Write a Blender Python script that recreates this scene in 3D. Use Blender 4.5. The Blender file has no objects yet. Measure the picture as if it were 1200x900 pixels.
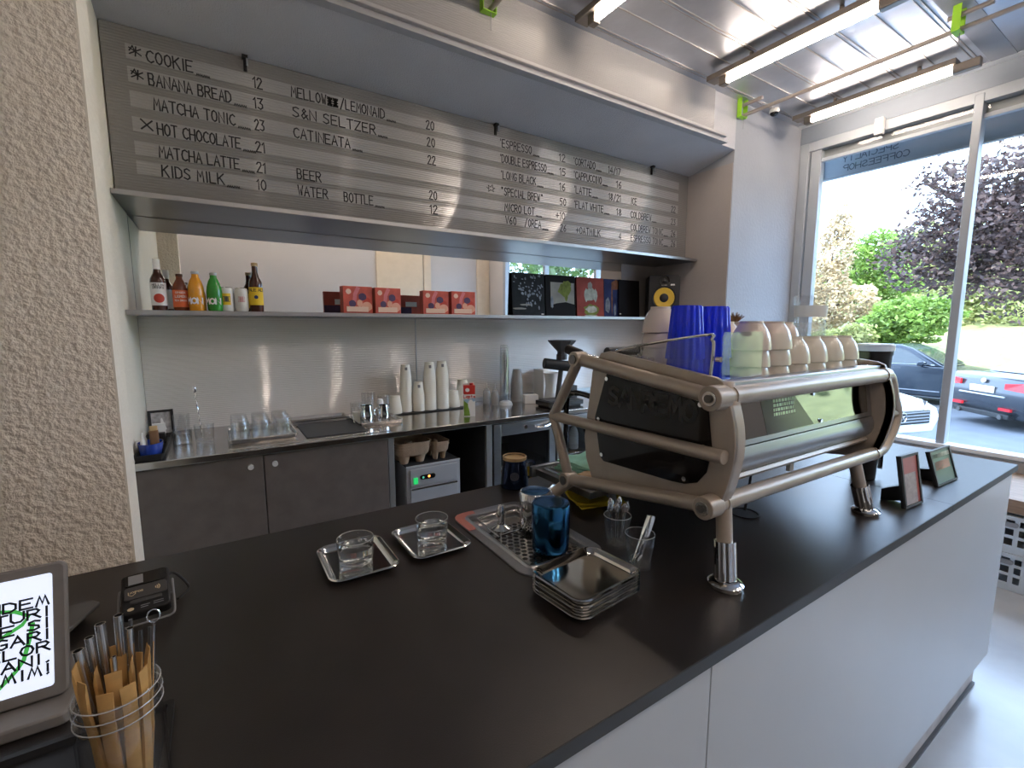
import bpy, bmesh, math, random
from mathutils import Vector, Matrix, Euler
R = math.radians
PI = math.pi
rnd = random.Random(7)
scene = bpy.context.scene
COL = scene.collection

# ---------------------------------------------------------------- camera, light, exposure
CAM = Vector((0, 0, 1.5))
FPX = 543.2
cam_rot = Matrix.Rotation(R(-32.79), 3, 'Z') @ Matrix.Rotation(R(82.85), 3, 'X') @ Matrix.Rotation(R(0.243), 3, 'Y')
cd = bpy.data.cameras.new('camera')
cam = bpy.data.objects.new('camera', cd)
COL.objects.link(cam)
cam.matrix_world = Matrix.Translation(CAM) @ cam_rot.to_4x4()
cd.sensor_width = 36
cd.lens = 36 * FPX / 1200
cd.clip_start = 0.02
cd.clip_end = 500
scene.camera = cam
scene.view_settings.view_transform = 'Standard'
scene.view_settings.look = 'None'
scene.view_settings.gamma = 1
scene.view_settings.use_curve_mapping = False
scene.view_settings.exposure = 0.5

scene.cycles.transparent_max_bounces = 48
SKY_STRENGTH = 10.0
SUN_STRENGTH = 7.0
TUBE_STRENGTH = 46.0
w = bpy.data.worlds.new('sky')
scene.world = w
w.use_nodes = True
nt = w.node_tree
bg = nt.nodes['Background']
sky = nt.nodes.new('ShaderNodeTexSky')
sky.sky_type = 'HOSEK_WILKIE'
sky.turbidity = 4.0
sky.ground_albedo = 0.35
sky.sun_direction = Vector((-0.5, -0.45, 0.74)).normalized()
mixw = nt.nodes.new('ShaderNodeMixRGB')
mixw.inputs[0].default_value = 0.8
mixw.inputs[2].default_value = (0.52, 0.70, 1.0, 1)
nt.links.new(sky.outputs[0], mixw.inputs[1])
nt.links.new(mixw.outputs[0], bg.inputs['Color'])
bg.inputs['Strength'].default_value = SKY_STRENGTH
sd = bpy.data.lights.new('sun', 'SUN')
sd.energy = SUN_STRENGTH
sd.angle = R(1.0)
sd.color = (1.0, 0.93, 0.8)
sun = bpy.data.objects.new('sun', sd)
COL.objects.link(sun)
sun.rotation_euler = Vector((0.62, 0.35, -0.70)).to_track_quat('-Z', 'Y').to_euler()


def at(px, py, **k):
    """point of the place seen at a photo pixel, on the plane x=, y= or z="""
    (a, v), = k.items()
    i = 'xyz'.index(a)
    d = cam_rot @ Vector(((px - 600) / FPX, -(py - 450) / FPX, -1.0))
    return CAM + d * ((v - CAM[i]) / d[i])


# ---------------------------------------------------------------- materials
MATS = {}


def mat(name, col, rough=0.5, metal=0.0, spec=0.5, noise=0.0, nscale=8.0, bump=0.0, bscale=60.0, emit=None, estr=0.0,
        trans=0.0, ior=1.45, rib=0.0, ribp=0.011, ribaxis=2, aniso=0.0, coat=0.0, sub=0.0, stretch=None):
    m = bpy.data.materials.new(name)
    MATS[name] = m
    m.use_nodes = True
    n = m.node_tree
    p = n.nodes['Principled BSDF']
    c4 = (col[0], col[1], col[2], 1)
    p.inputs['Base Color'].default_value = c4
    p.inputs['Roughness'].default_value = rough
    p.inputs['Metallic'].default_value = metal
    p.inputs['Specular IOR Level'].default_value = spec
    p.inputs['IOR'].default_value = ior
    p.inputs['Transmission Weight'].default_value = trans
    p.inputs['Coat Weight'].default_value = coat
    p.inputs['Anisotropic'].default_value = aniso
    if emit:
        p.inputs['Emission Color'].default_value = (emit[0], emit[1], emit[2], 1)
        p.inputs['Emission Strength'].default_value = estr
    tc = n.nodes.new('ShaderNodeTexCoord')
    src = tc.outputs['Object']
    if stretch:
        mp = n.nodes.new('ShaderNodeMapping')
        mp.inputs['Scale'].default_value = stretch
        n.links.new(src, mp.inputs['Vector'])
        src = mp.outputs[0]
    if noise > 0:
        t = n.nodes.new('ShaderNodeTexNoise')
        t.inputs['Scale'].default_value = nscale
        t.inputs['Detail'].default_value = 6
        n.links.new(src, t.inputs['Vector'])
        mx = n.nodes.new('ShaderNodeMixRGB')
        mx.blend_type = 'MULTIPLY'
        mx.inputs[0].default_value = 1
        mx.inputs[1].default_value = c4
        rp = n.nodes.new('ShaderNodeMapRange')
        rp.inputs['From Min'].default_value = 0.25
        rp.inputs['From Max'].default_value = 0.75
        rp.inputs['To Min'].default_value = 1 - noise
        rp.inputs['To Max'].default_value = 1 + noise
        n.links.new(t.outputs['Fac'], rp.inputs['Value'])
        n.links.new(rp.outputs[0], mx.inputs[2])
        n.links.new(mx.outputs[0], p.inputs['Base Color'])
    if bump > 0 or rib > 0:
        b = n.nodes.new('ShaderNodeBump')
        b.inputs['Strength'].default_value = 1.0
        if rib > 0:
            sx = n.nodes.new('ShaderNodeSeparateXYZ')
            n.links.new(tc.outputs['Object'], sx.inputs[0])
            mu = n.nodes.new('ShaderNodeMath')
            mu.operation = 'MULTIPLY'
            mu.inputs[1].default_value = 2 * PI / ribp
            n.links.new(sx.outputs[ribaxis], mu.inputs[0])
            si = n.nodes.new('ShaderNodeMath')
            si.operation = 'SINE'
            n.links.new(mu.outputs[0], si.inputs[0])
            am = n.nodes.new('ShaderNodeMath')
            am.operation = 'MULTIPLY'
            am.inputs[1].default_value = rib
            n.links.new(si.outputs[0], am.inputs[0])
            cx = n.nodes.new('ShaderNodeCombineXYZ')
            n.links.new(am.outputs[0], cx.inputs[ribaxis])
            ge = n.nodes.new('ShaderNodeNewGeometry')
            va = n.nodes.new('ShaderNodeVectorMath')
            n.links.new(ge.outputs['Normal'], va.inputs[0])
            n.links.new(cx.outputs[0], va.inputs[1])
            vn = n.nodes.new('ShaderNodeVectorMath')
            vn.operation = 'NORMALIZE'
            n.links.new(va.outputs[0], vn.inputs[0])
            n.nodes.remove(b)
            n.links.new(vn.outputs[0], p.inputs['Normal'])
            return m
        else:
            t2 = n.nodes.new('ShaderNodeTexNoise')
            t2.inputs['Scale'].default_value = bscale
            t2.inputs['Detail'].default_value = 4
            n.links.new(src, t2.inputs['Vector'])
            b.inputs['Distance'].default_value = bump
            n.links.new(t2.outputs['Fac'], b.inputs['Height'])
        n.links.new(b.outputs[0], p.inputs['Normal'])
    return m


def thin_glass(name, tint=(0.95, 0.97, 0.97), rough=0.0, haze=0.0, hazecol=(0.9, 0.9, 0.9), f=1.45, boost=1.0, graze=0.85):
    """clear sheet: what passes straight through plus a Fresnel reflection"""
    m = bpy.data.materials.new(name)
    MATS[name] = m
    m.use_nodes = True
    n = m.node_tree
    n.nodes.clear()
    out = n.nodes.new('ShaderNodeOutputMaterial')
    tr = n.nodes.new('ShaderNodeBsdfTransparent')
    tr.inputs[0].default_value = (*tint, 1)
    base = tr.outputs[0]
    if haze:
        df = n.nodes.new('ShaderNodeBsdfDiffuse')
        df.inputs[0].default_value = (*hazecol, 1)
        mh = n.nodes.new('ShaderNodeMixShader')
        mh.inputs[0].default_value = haze
        n.links.new(base, mh.inputs[1])
        n.links.new(df.outputs[0], mh.inputs[2])
        base = mh.outputs[0]
    gl = n.nodes.new('ShaderNodeBsdfGlossy')
    gl.inputs['Roughness'].default_value = rough
    r0 = ((f - 1) / (f + 1)) ** 2 * boost
    fr = n.nodes.new('ShaderNodeLayerWeight')
    fr.inputs[0].default_value = 0.5
    pw = n.nodes.new('ShaderNodeMath')
    pw.operation = 'POWER'
    pw.inputs[1].default_value = 5.0
    n.links.new(fr.outputs['Facing'], pw.inputs[0])
    mul = n.nodes.new('ShaderNodeMath')
    mul.operation = 'MULTIPLY_ADD'
    mul.use_clamp = True
    mul.inputs[1].default_value = graze - r0
    mul.inputs[2].default_value = r0
    n.links.new(pw.outputs[0], mul.inputs[0])
    ms = n.nodes.new('ShaderNodeMixShader')
    n.links.new(mul.outputs[0], ms.inputs[0])
    n.links.new(base, ms.inputs[1])
    n.links.new(gl.outputs[0], ms.inputs[2])
    n.links.new(ms.outputs[0], out.inputs[0])
    return m


def leafmat(name, col, var=0.4):
    m = bpy.data.materials.new(name)
    MATS[name] = m
    m.use_nodes = True
    n = m.node_tree
    p = n.nodes['Principled BSDF']
    p.inputs['Roughness'].default_value = 0.5
    t = n.nodes.new('ShaderNodeTexNoise')
    t.inputs['Scale'].default_value = 1.6
    t.inputs['Detail'].default_value = 8
    tc = n.nodes.new('ShaderNodeTexCoord')
    n.links.new(tc.outputs['Object'], t.inputs['Vector'])
    rp = n.nodes.new('ShaderNodeValToRGB')
    rp.color_ramp.elements[0].position = 0.32
    rp.color_ramp.elements[1].position = 0.68
    rp.color_ramp.elements[0].color = (*[c * (1 - var) for c in col], 1)
    rp.color_ramp.elements[1].color = (*[min(1, c * (1 + var)) for c in col], 1)
    n.links.new(t.outputs['Fac'], rp.inputs[0])
    n.links.new(rp.outputs[0], p.inputs['Base Color'])
    tl = n.nodes.new('ShaderNodeBsdfTranslucent')
    n.links.new(rp.outputs[0], tl.inputs[0])
    mx = n.nodes.new('ShaderNodeMixShader')
    mx.inputs[0].default_value = 0.35
    n.links.new(p.outputs[0], mx.inputs[1])
    n.links.new(tl.outputs[0], mx.inputs[2])
    n.links.new(mx.outputs[0], n.nodes['Material Output'].inputs[0])
    return m


mat('stucco', (0.86, 0.77, 0.645), 0.95, noise=0.1, nscale=3, bump=0.012, bscale=70)
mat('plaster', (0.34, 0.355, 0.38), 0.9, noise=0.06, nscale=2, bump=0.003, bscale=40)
mat('plaster_beige', (0.39, 0.355, 0.335), 0.9, noise=0.08, nscale=2, bump=0.002, bscale=40)
mat('soffit_grey', (0.52, 0.515, 0.53), 0.95, noise=0.06, nscale=3, bump=0.004, bscale=160)
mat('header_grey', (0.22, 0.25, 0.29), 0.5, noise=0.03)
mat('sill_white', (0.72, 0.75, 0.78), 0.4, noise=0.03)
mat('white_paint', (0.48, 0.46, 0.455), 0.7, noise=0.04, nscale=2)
mat('return_paint', (0.84, 0.77, 0.65), 0.8, noise=0.05, nscale=3, bump=0.002, bscale=50)
mat('beige_paint', (0.62, 0.52, 0.40), 0.8, noise=0.05)
mat('concrete', (0.42, 0.44, 0.46), 0.22, noise=0.18, nscale=2.5, bump=0.001, bscale=12)
mat('foil', (0.47, 0.49, 0.53), 0.38, metal=0.88, noise=0.2, nscale=1.7, bump=0.006, bscale=5)
mat('foil_seam', (0.40, 0.37, 0.34), 0.35, metal=0.6, noise=0.1)
mat('ceiling_plaster', (0.55, 0.57, 0.58), 0.9, noise=0.05)
mat('dark_beam', (0.30, 0.31, 0.32), 0.7, noise=0.05)
mat('poly_board', (0.225, 0.215, 0.205), 0.07, noise=0.05, nscale=1.5, rib=0.34, ribp=0.0115, spec=0.7)
mat('poly_strip', (0.34, 0.33, 0.32), 0.05, noise=0.06, nscale=4, rib=0.34, ribp=0.0115, spec=1.0, ior=1.6)
mat('poly_wall', (0.72, 0.67, 0.62), 0.05, noise=0.06, nscale=2, rib=0.32, ribp=0.0105, spec=1.0, ior=1.6)
mat('poly_upper', (0.38, 0.365, 0.355), 0.14, noise=0.04, nscale=2, rib=0.3, ribp=0.0105, spec=0.4)
mat('mirror', (0.86, 0.88, 0.88), 0.015, metal=1.0)
mat('dark_steel', (0.16, 0.155, 0.15), 0.28, metal=0.9, noise=0.12, nscale=5)
mat('shelf_steel', (0.40, 0.40, 0.41), 0.35, metal=0.9, noise=0.08, nscale=6)
mat('worktop_steel', (0.50, 0.48, 0.46), 0.17, metal=1.0, noise=0.08, nscale=5)
mat('steel', (0.62, 0.61, 0.59), 0.22, metal=1.0, noise=0.06, nscale=10)
mat('brushed', (0.43, 0.435, 0.45), 0.3, metal=1.0, noise=0.08, nscale=10, stretch=(1, 30, 30))
mat('chrome', (0.80, 0.80, 0.80), 0.06, metal=1.0)
mat('tray_steel', (0.74, 0.73, 0.71), 0.10, metal=1.0, noise=0.04, nscale=20)
mat('cabinet', (0.115, 0.092, 0.080), 0.5, noise=0.16, nscale=14, bump=0.0004, bscale=300)
mat('cabinet_edge', (0.30, 0.29, 0.28), 0.4, metal=0.6, noise=0.06)
mat('counter_black', (0.019, 0.0150, 0.0138), 0.35, noise=0.35, nscale=7, bump=0.0003, bscale=500, spec=0.75)
mat('counter_edge', (0.045, 0.05, 0.055), 0.5, noise=0.1)
mat('counter_panel', (0.50, 0.53, 0.56), 0.38, noise=0.03, nscale=2)
mat('plinth', (0.50, 0.48, 0.47), 0.7, noise=0.2, nscale=12)
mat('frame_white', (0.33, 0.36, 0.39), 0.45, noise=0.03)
mat('black', (0.012, 0.012, 0.013), 0.45, noise=0.2, nscale=20)
mat('black_gloss', (0.010, 0.009, 0.009), 0.08, noise=0.1, nscale=8, spec=0.6)
mat('black_matte', (0.022, 0.022, 0.023), 0.75, noise=0.2, nscale=30)
mat('dark_grey', (0.06, 0.06, 0.062), 0.5, noise=0.12, nscale=25)
mat('knob_grey', (0.62, 0.61, 0.58), 0.35, metal=0.2, noise=0.04)
mat('machine_grey', (0.31, 0.31, 0.32), 0.45, noise=0.05)
mat('pad_grey', (0.10, 0.10, 0.10), 0.5, noise=0.1, nscale=25)
mat('mid_grey', (0.24, 0.24, 0.25), 0.5, noise=0.06)
mat('light_grey', (0.45, 0.46, 0.46), 0.45, noise=0.05)
mat('machine_beige', (0.42, 0.36, 0.30), 0.34, metal=0.35, noise=0.05, nscale=30, bump=0.0001, bscale=900)
mat('smoked', (0.008, 0.006, 0.0055), 0.05, noise=0.2, nscale=3, spec=0.28)
mat('smoked_text', (0.024, 0.022, 0.021), 0.4, noise=0.1)
mat('panel_mirror', (0.25, 0.25, 0.245), 0.05, metal=1.0)
mat('panel_dark_patch', (0.05, 0.048, 0.045), 0.15, noise=0.1)
mat('pale_dash', (0.55, 0.75, 0.5), 0.4, noise=0.1)
mat('cup_ceramic', (0.70, 0.61, 0.55), 0.18, noise=0.03, coat=0.3)
mat('paper_white', (0.80, 0.77, 0.68), 0.7, noise=0.03)
mat('white_plastic', (0.82, 0.80, 0.76), 0.4, noise=0.03)
mat('logo_grey', (0.22, 0.22, 0.22), 0.6, noise=0.1)
mat('blue_tumbler', (0.02, 0.06, 1.0), 0.07, trans=0.3, ior=1.3, noise=0.1, nscale=20)
mat('blue_metal', (0.035, 0.16, 0.34), 0.14, metal=1.0, noise=0.1, nscale=12)
mat('navy_metal', (0.012, 0.022, 0.055), 0.2, metal=0.7, noise=0.1, nscale=12)
mat('tan', (0.50, 0.34, 0.17), 0.6, noise=0.15, nscale=30)
mat('kraft', (0.50, 0.29, 0.10), 0.75, noise=0.2, nscale=40)
mat('pulp', (0.44, 0.31, 0.21), 0.9, noise=0.15, nscale=40, bump=0.002, bscale=200)
mat('yellow_cloth', (0.62, 0.45, 0.02), 0.9, noise=0.15, nscale=40, bump=0.002, bscale=250)
mat('mint_cloth', (0.30, 0.58, 0.44), 0.9, noise=0.12, nscale=40, bump=0.002, bscale=250)
mat('cornice_grey', (0.42, 0.42, 0.43), 0.8, noise=0.05, nscale=20)
mat('orange_cloth', (0.60, 0.42, 0.27), 0.9, noise=0.12, nscale=40, bump=0.002, bscale=250)
mat('red_tape', (0.45, 0.16, 0.13), 0.5, noise=0.1)
mat('blue_bowl', (0.02, 0.05, 0.30), 0.25, noise=0.1)
mat('brown_wood', (0.22, 0.11, 0.05), 0.6, noise=0.3, nscale=12)
mat('bench_wood', (0.25, 0.16, 0.10), 0.5, noise=0.35, nscale=6, stretch=(8, 1, 8))
mat('crate_grey', (0.50, 0.54, 0.57), 0.5, noise=0.05)
mat('amber', (0.055, 0.014, 0.008), 0.08, noise=0.1, spec=0.6)
mat('amber_light', (0.16, 0.035, 0.012), 0.1, noise=0.1, spec=0.6)
mat('juice_orange', (0.72, 0.30, 0.02), 0.1, noise=0.08, spec=0.6)
mat('juice_green', (0.03, 0.26, 0.03), 0.1, noise=0.1, spec=0.6)
mat('label_white', (0.82, 0.80, 0.78), 0.6, noise=0.02)
mat('label_orange', (0.72, 0.14, 0.04), 0.55, noise=0.05)
mat('label_yellow', (0.80, 0.52, 0.02), 0.55, noise=0.05)
mat('label_red', (0.50, 0.05, 0.03), 0.55, noise=0.15)
mat('ink', (0.012, 0.012, 0.013), 0.6, noise=0.2, nscale=40)
mat('ink_soft', (0.05, 0.05, 0.05), 0.6, noise=0.2, nscale=40)
mat('can_white', (0.70, 0.68, 0.64), 0.35, noise=0.04)
mat('pink', (0.62, 0.30, 0.30), 0.5, noise=0.2, nscale=60)
mat('box_red', (0.52, 0.085, 0.055), 0.45, noise=0.3, nscale=14)
mat('box_purple', (0.07, 0.035, 0.09), 0.5, noise=0.2, nscale=30)
mat('box_peach', (0.72, 0.36, 0.25), 0.5, noise=0.12, nscale=20)
mat('box_pink', (0.62, 0.18, 0.20), 0.5, noise=0.15, nscale=20)
mat('box_cream', (0.75, 0.52, 0.40), 0.5, noise=0.1)
mat('sleeve_dark', (0.022, 0.026, 0.030), 0.6, spec=0.15, noise=0.5, nscale=14)
mat('sleeve_blotch', (0.24, 0.28, 0.33), 0.6, spec=0.15, noise=0.6, nscale=24)
mat('sleeve_grey', (0.33, 0.33, 0.30), 0.6, spec=0.15, noise=0.3, nscale=8)
mat('sleeve_tree', (0.20, 0.25, 0.06), 0.6, spec=0.15, noise=0.4, nscale=30)
mat('sleeve_red', (0.32, 0.075, 0.06), 0.6, spec=0.15, noise=0.3, nscale=9)
mat('sleeve_pale', (0.50, 0.54, 0.47), 0.6, spec=0.15, noise=0.4, nscale=30)
mat('sleeve_blue', (0.035, 0.05, 0.14), 0.6, spec=0.15, noise=0.5, nscale=10)
mat('sleeve_brown', (0.24, 0.11, 0.06), 0.6, spec=0.15, noise=0.5, nscale=20)
mat('sleeve_black', (0.011, 0.010, 0.011), 0.6, spec=0.15, noise=0.2)
mat('speaker_black', (0.020, 0.020, 0.022), 0.45, noise=0.1)
mat('cone_yellow', (0.70, 0.45, 0.05), 0.4, noise=0.08, nscale=30)
mat('carton_white', (0.80, 0.80, 0.78), 0.4, noise=0.02)
mat('carton_red', (0.60, 0.04, 0.03), 0.4, noise=0.05)
mat('carton_green', (0.20, 0.34, 0.05), 0.4, noise=0.3, nscale=40)
mat('carton_blue', (0.35, 0.50, 0.65), 0.4, noise=0.15)
mat('water', (0.9, 0.95, 0.97), 0.0, trans=1.0, ior=1.33)
mat('glass', (0.97, 0.98, 0.98), 0.0, trans=1.0, ior=1.45)
mat('glass_lip', (0.80, 0.82, 0.82), 0.06, trans=0.55, ior=1.45, spec=0.9)
mat('tube_lit', (1, 0.9, 0.75), 0.5, emit=(1.0, 0.84, 0.71), estr=TUBE_STRENGTH)
mat('batten', (0.22, 0.19, 0.165), 0.35, metal=0.5, noise=0.1, nscale=20)
mat('rail_pipe', (0.40, 0.35, 0.31), 0.4, metal=0.6, noise=0.1)
mat('lime', (0.30, 0.62, 0.03), 0.5, noise=0.06)
mat('screen', (0.7, 0.75, 0.9), 0.3, emit=(0.76, 0.83, 1.0), estr=0.62)
mat('screen_ink', (0.01, 0.012, 0.02), 0.4, noise=0.1)
mat('screen_green', (0.05, 0.35, 0.06), 0.4, emit=(0.10, 0.62, 0.12), estr=0.35)
mat('tablet_case', (0.20, 0.185, 0.175), 0.5, noise=0.08, nscale=40)
mat('logo_cream', (0.62, 0.50, 0.32), 0.5, noise=0.05)
mat('led_green', (0.01, 0.2, 0.05), 0.4, emit=(0.02, 0.5, 0.12), estr=0.8)
mat('led_orange', (0.3, 0.1, 0.02), 0.4, emit=(1.0, 0.35, 0.08), estr=2.0)
mat('led_teal', (0.02, 0.15, 0.1), 0.4, emit=(0.1, 0.5, 0.35), estr=0.7)
mat('photo_grey', (0.38, 0.36, 0.35), 0.3, noise=0.5, nscale=40)
mat('print_red', (0.40, 0.10, 0.09), 0.35, noise=0.15, nscale=20)
mat('print_grey', (0.36, 0.30, 0.29), 0.35, noise=0.25, nscale=60)
mat('print_green', (0.03, 0.07, 0.065), 0.35, noise=0.2)
mat('asphalt', (0.115, 0.125, 0.145), 0.85, noise=0.12, nscale=3, bump=0.002, bscale=80)
mat('road_line', (0.75, 0.75, 0.75), 0.8, noise=0.1)
mat('grass', (0.21, 0.22, 0.09), 0.95, noise=0.35, nscale=2, bump=0.05, bscale=8)
mat('bark', (0.06, 0.045, 0.035), 0.9, noise=0.3, nscale=10)
mat('car_navy', (0.016, 0.024, 0.038), 0.2, metal=0.3, coat=0.3, noise=0.03)
mat('car_grey', (0.045, 0.052, 0.065), 0.22, metal=0.4, coat=0.4, noise=0.03)
mat('car_white', (0.72, 0.76, 0.77), 0.2, coat=0.8, noise=0.02)
mat('car_glass', (0.03, 0.04, 0.045), 0.04, noise=0.1, spec=0.8)
mat('tyre', (0.015, 0.015, 0.016), 0.8, noise=0.1)
mat('tail_red', (0.55, 0.02, 0.03), 0.12, noise=0.1, emit=(0.6, 0.03, 0.05), estr=0.15)
mat('plate_white', (0.72, 0.74, 0.74), 0.5, noise=0.03)
mat('block_grey', (0.55, 0.53, 0.50), 0.9, noise=0.05)
mat('sign_panel', (0.40, 0.45, 0.49), 0.6, noise=0.03)
mat('sign_ink', (0.10, 0.12, 0.14), 0.6, noise=0.05)
thin_glass('pane', (0.96, 0.98, 0.98), f=1.3, boost=0.8)
thin_glass('clear', (0.98, 0.982, 0.982), f=1.5, boost=1.8, graze=1.0)
thin_glass('vessel', (0.98, 0.985, 0.985), f=1.52, boost=2.2, graze=1.0)
thin_glass('acrylic', (0.92, 0.94, 0.94), f=1.5, boost=1.0)
thin_glass('frosted', (0.88, 0.9, 0.9), rough=0.4, haze=0.5, hazecol=(0.95, 0.97, 0.97), f=1.45)
thin_glass('acrylic_matt', (0.97, 0.98, 0.98), f=1.16, graze=0.10)
thin_glass('milky', (0.80, 0.80, 0.80), rough=0.25, haze=0.25, hazecol=(0.75, 0.74, 0.72))
thin_glass('fridge_glass', (0.75, 0.78, 0.80), f=1.5)
leafmat('leaf_purple', (0.080, 0.052, 0.048), 0.5)
leafmat('leaf_green', (0.16, 0.26, 0.05), 0.5)
leafmat('leaf_lime', (0.30, 0.33, 0.12), 0.4)
leafmat('leaf_dry', (0.46, 0.36, 0.22), 0.4)
leafmat('leaf_dark', (0.07, 0.12, 0.035), 0.5)


# ---------------------------------------------------------------- mesh builder
def smoothpath(pts, n=6):
    P = [Vector(p) for p in pts]
    if len(P) < 3:
        return P
    Q = [P[0] * 2 - P[1]] + P + [P[-1] * 2 - P[-2]]
    out = []
    for i in range(1, len(Q) - 2):
        a, b, c, d = Q[i - 1:i + 3]
        for k in range(n):
            t = k / n
            out.append(0.5 * ((2 * b) + (c - a) * t + (2 * a - 5 * b + 4 * c - d) * t * t + (3 * b - a - 3 * c + d) * t ** 3))
    out.append(P[-1])
    return out


def rrect(hx, hy, r, seg=5, cx=0, cy=0):
    r = min(r, hx, hy)
    out = []
    for (sx, sy, a0) in ((1, 1, 0), (-1, 1, 90), (-1, -1, 180), (1, -1, 270)):
        for k in range(seg + 1):
            a = R(a0 + 90 * k / seg)
            out.append((cx + sx * (hx - r) + r * math.cos(a), cy + sy * (hy - r) + r * math.sin(a)))
    return out


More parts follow.
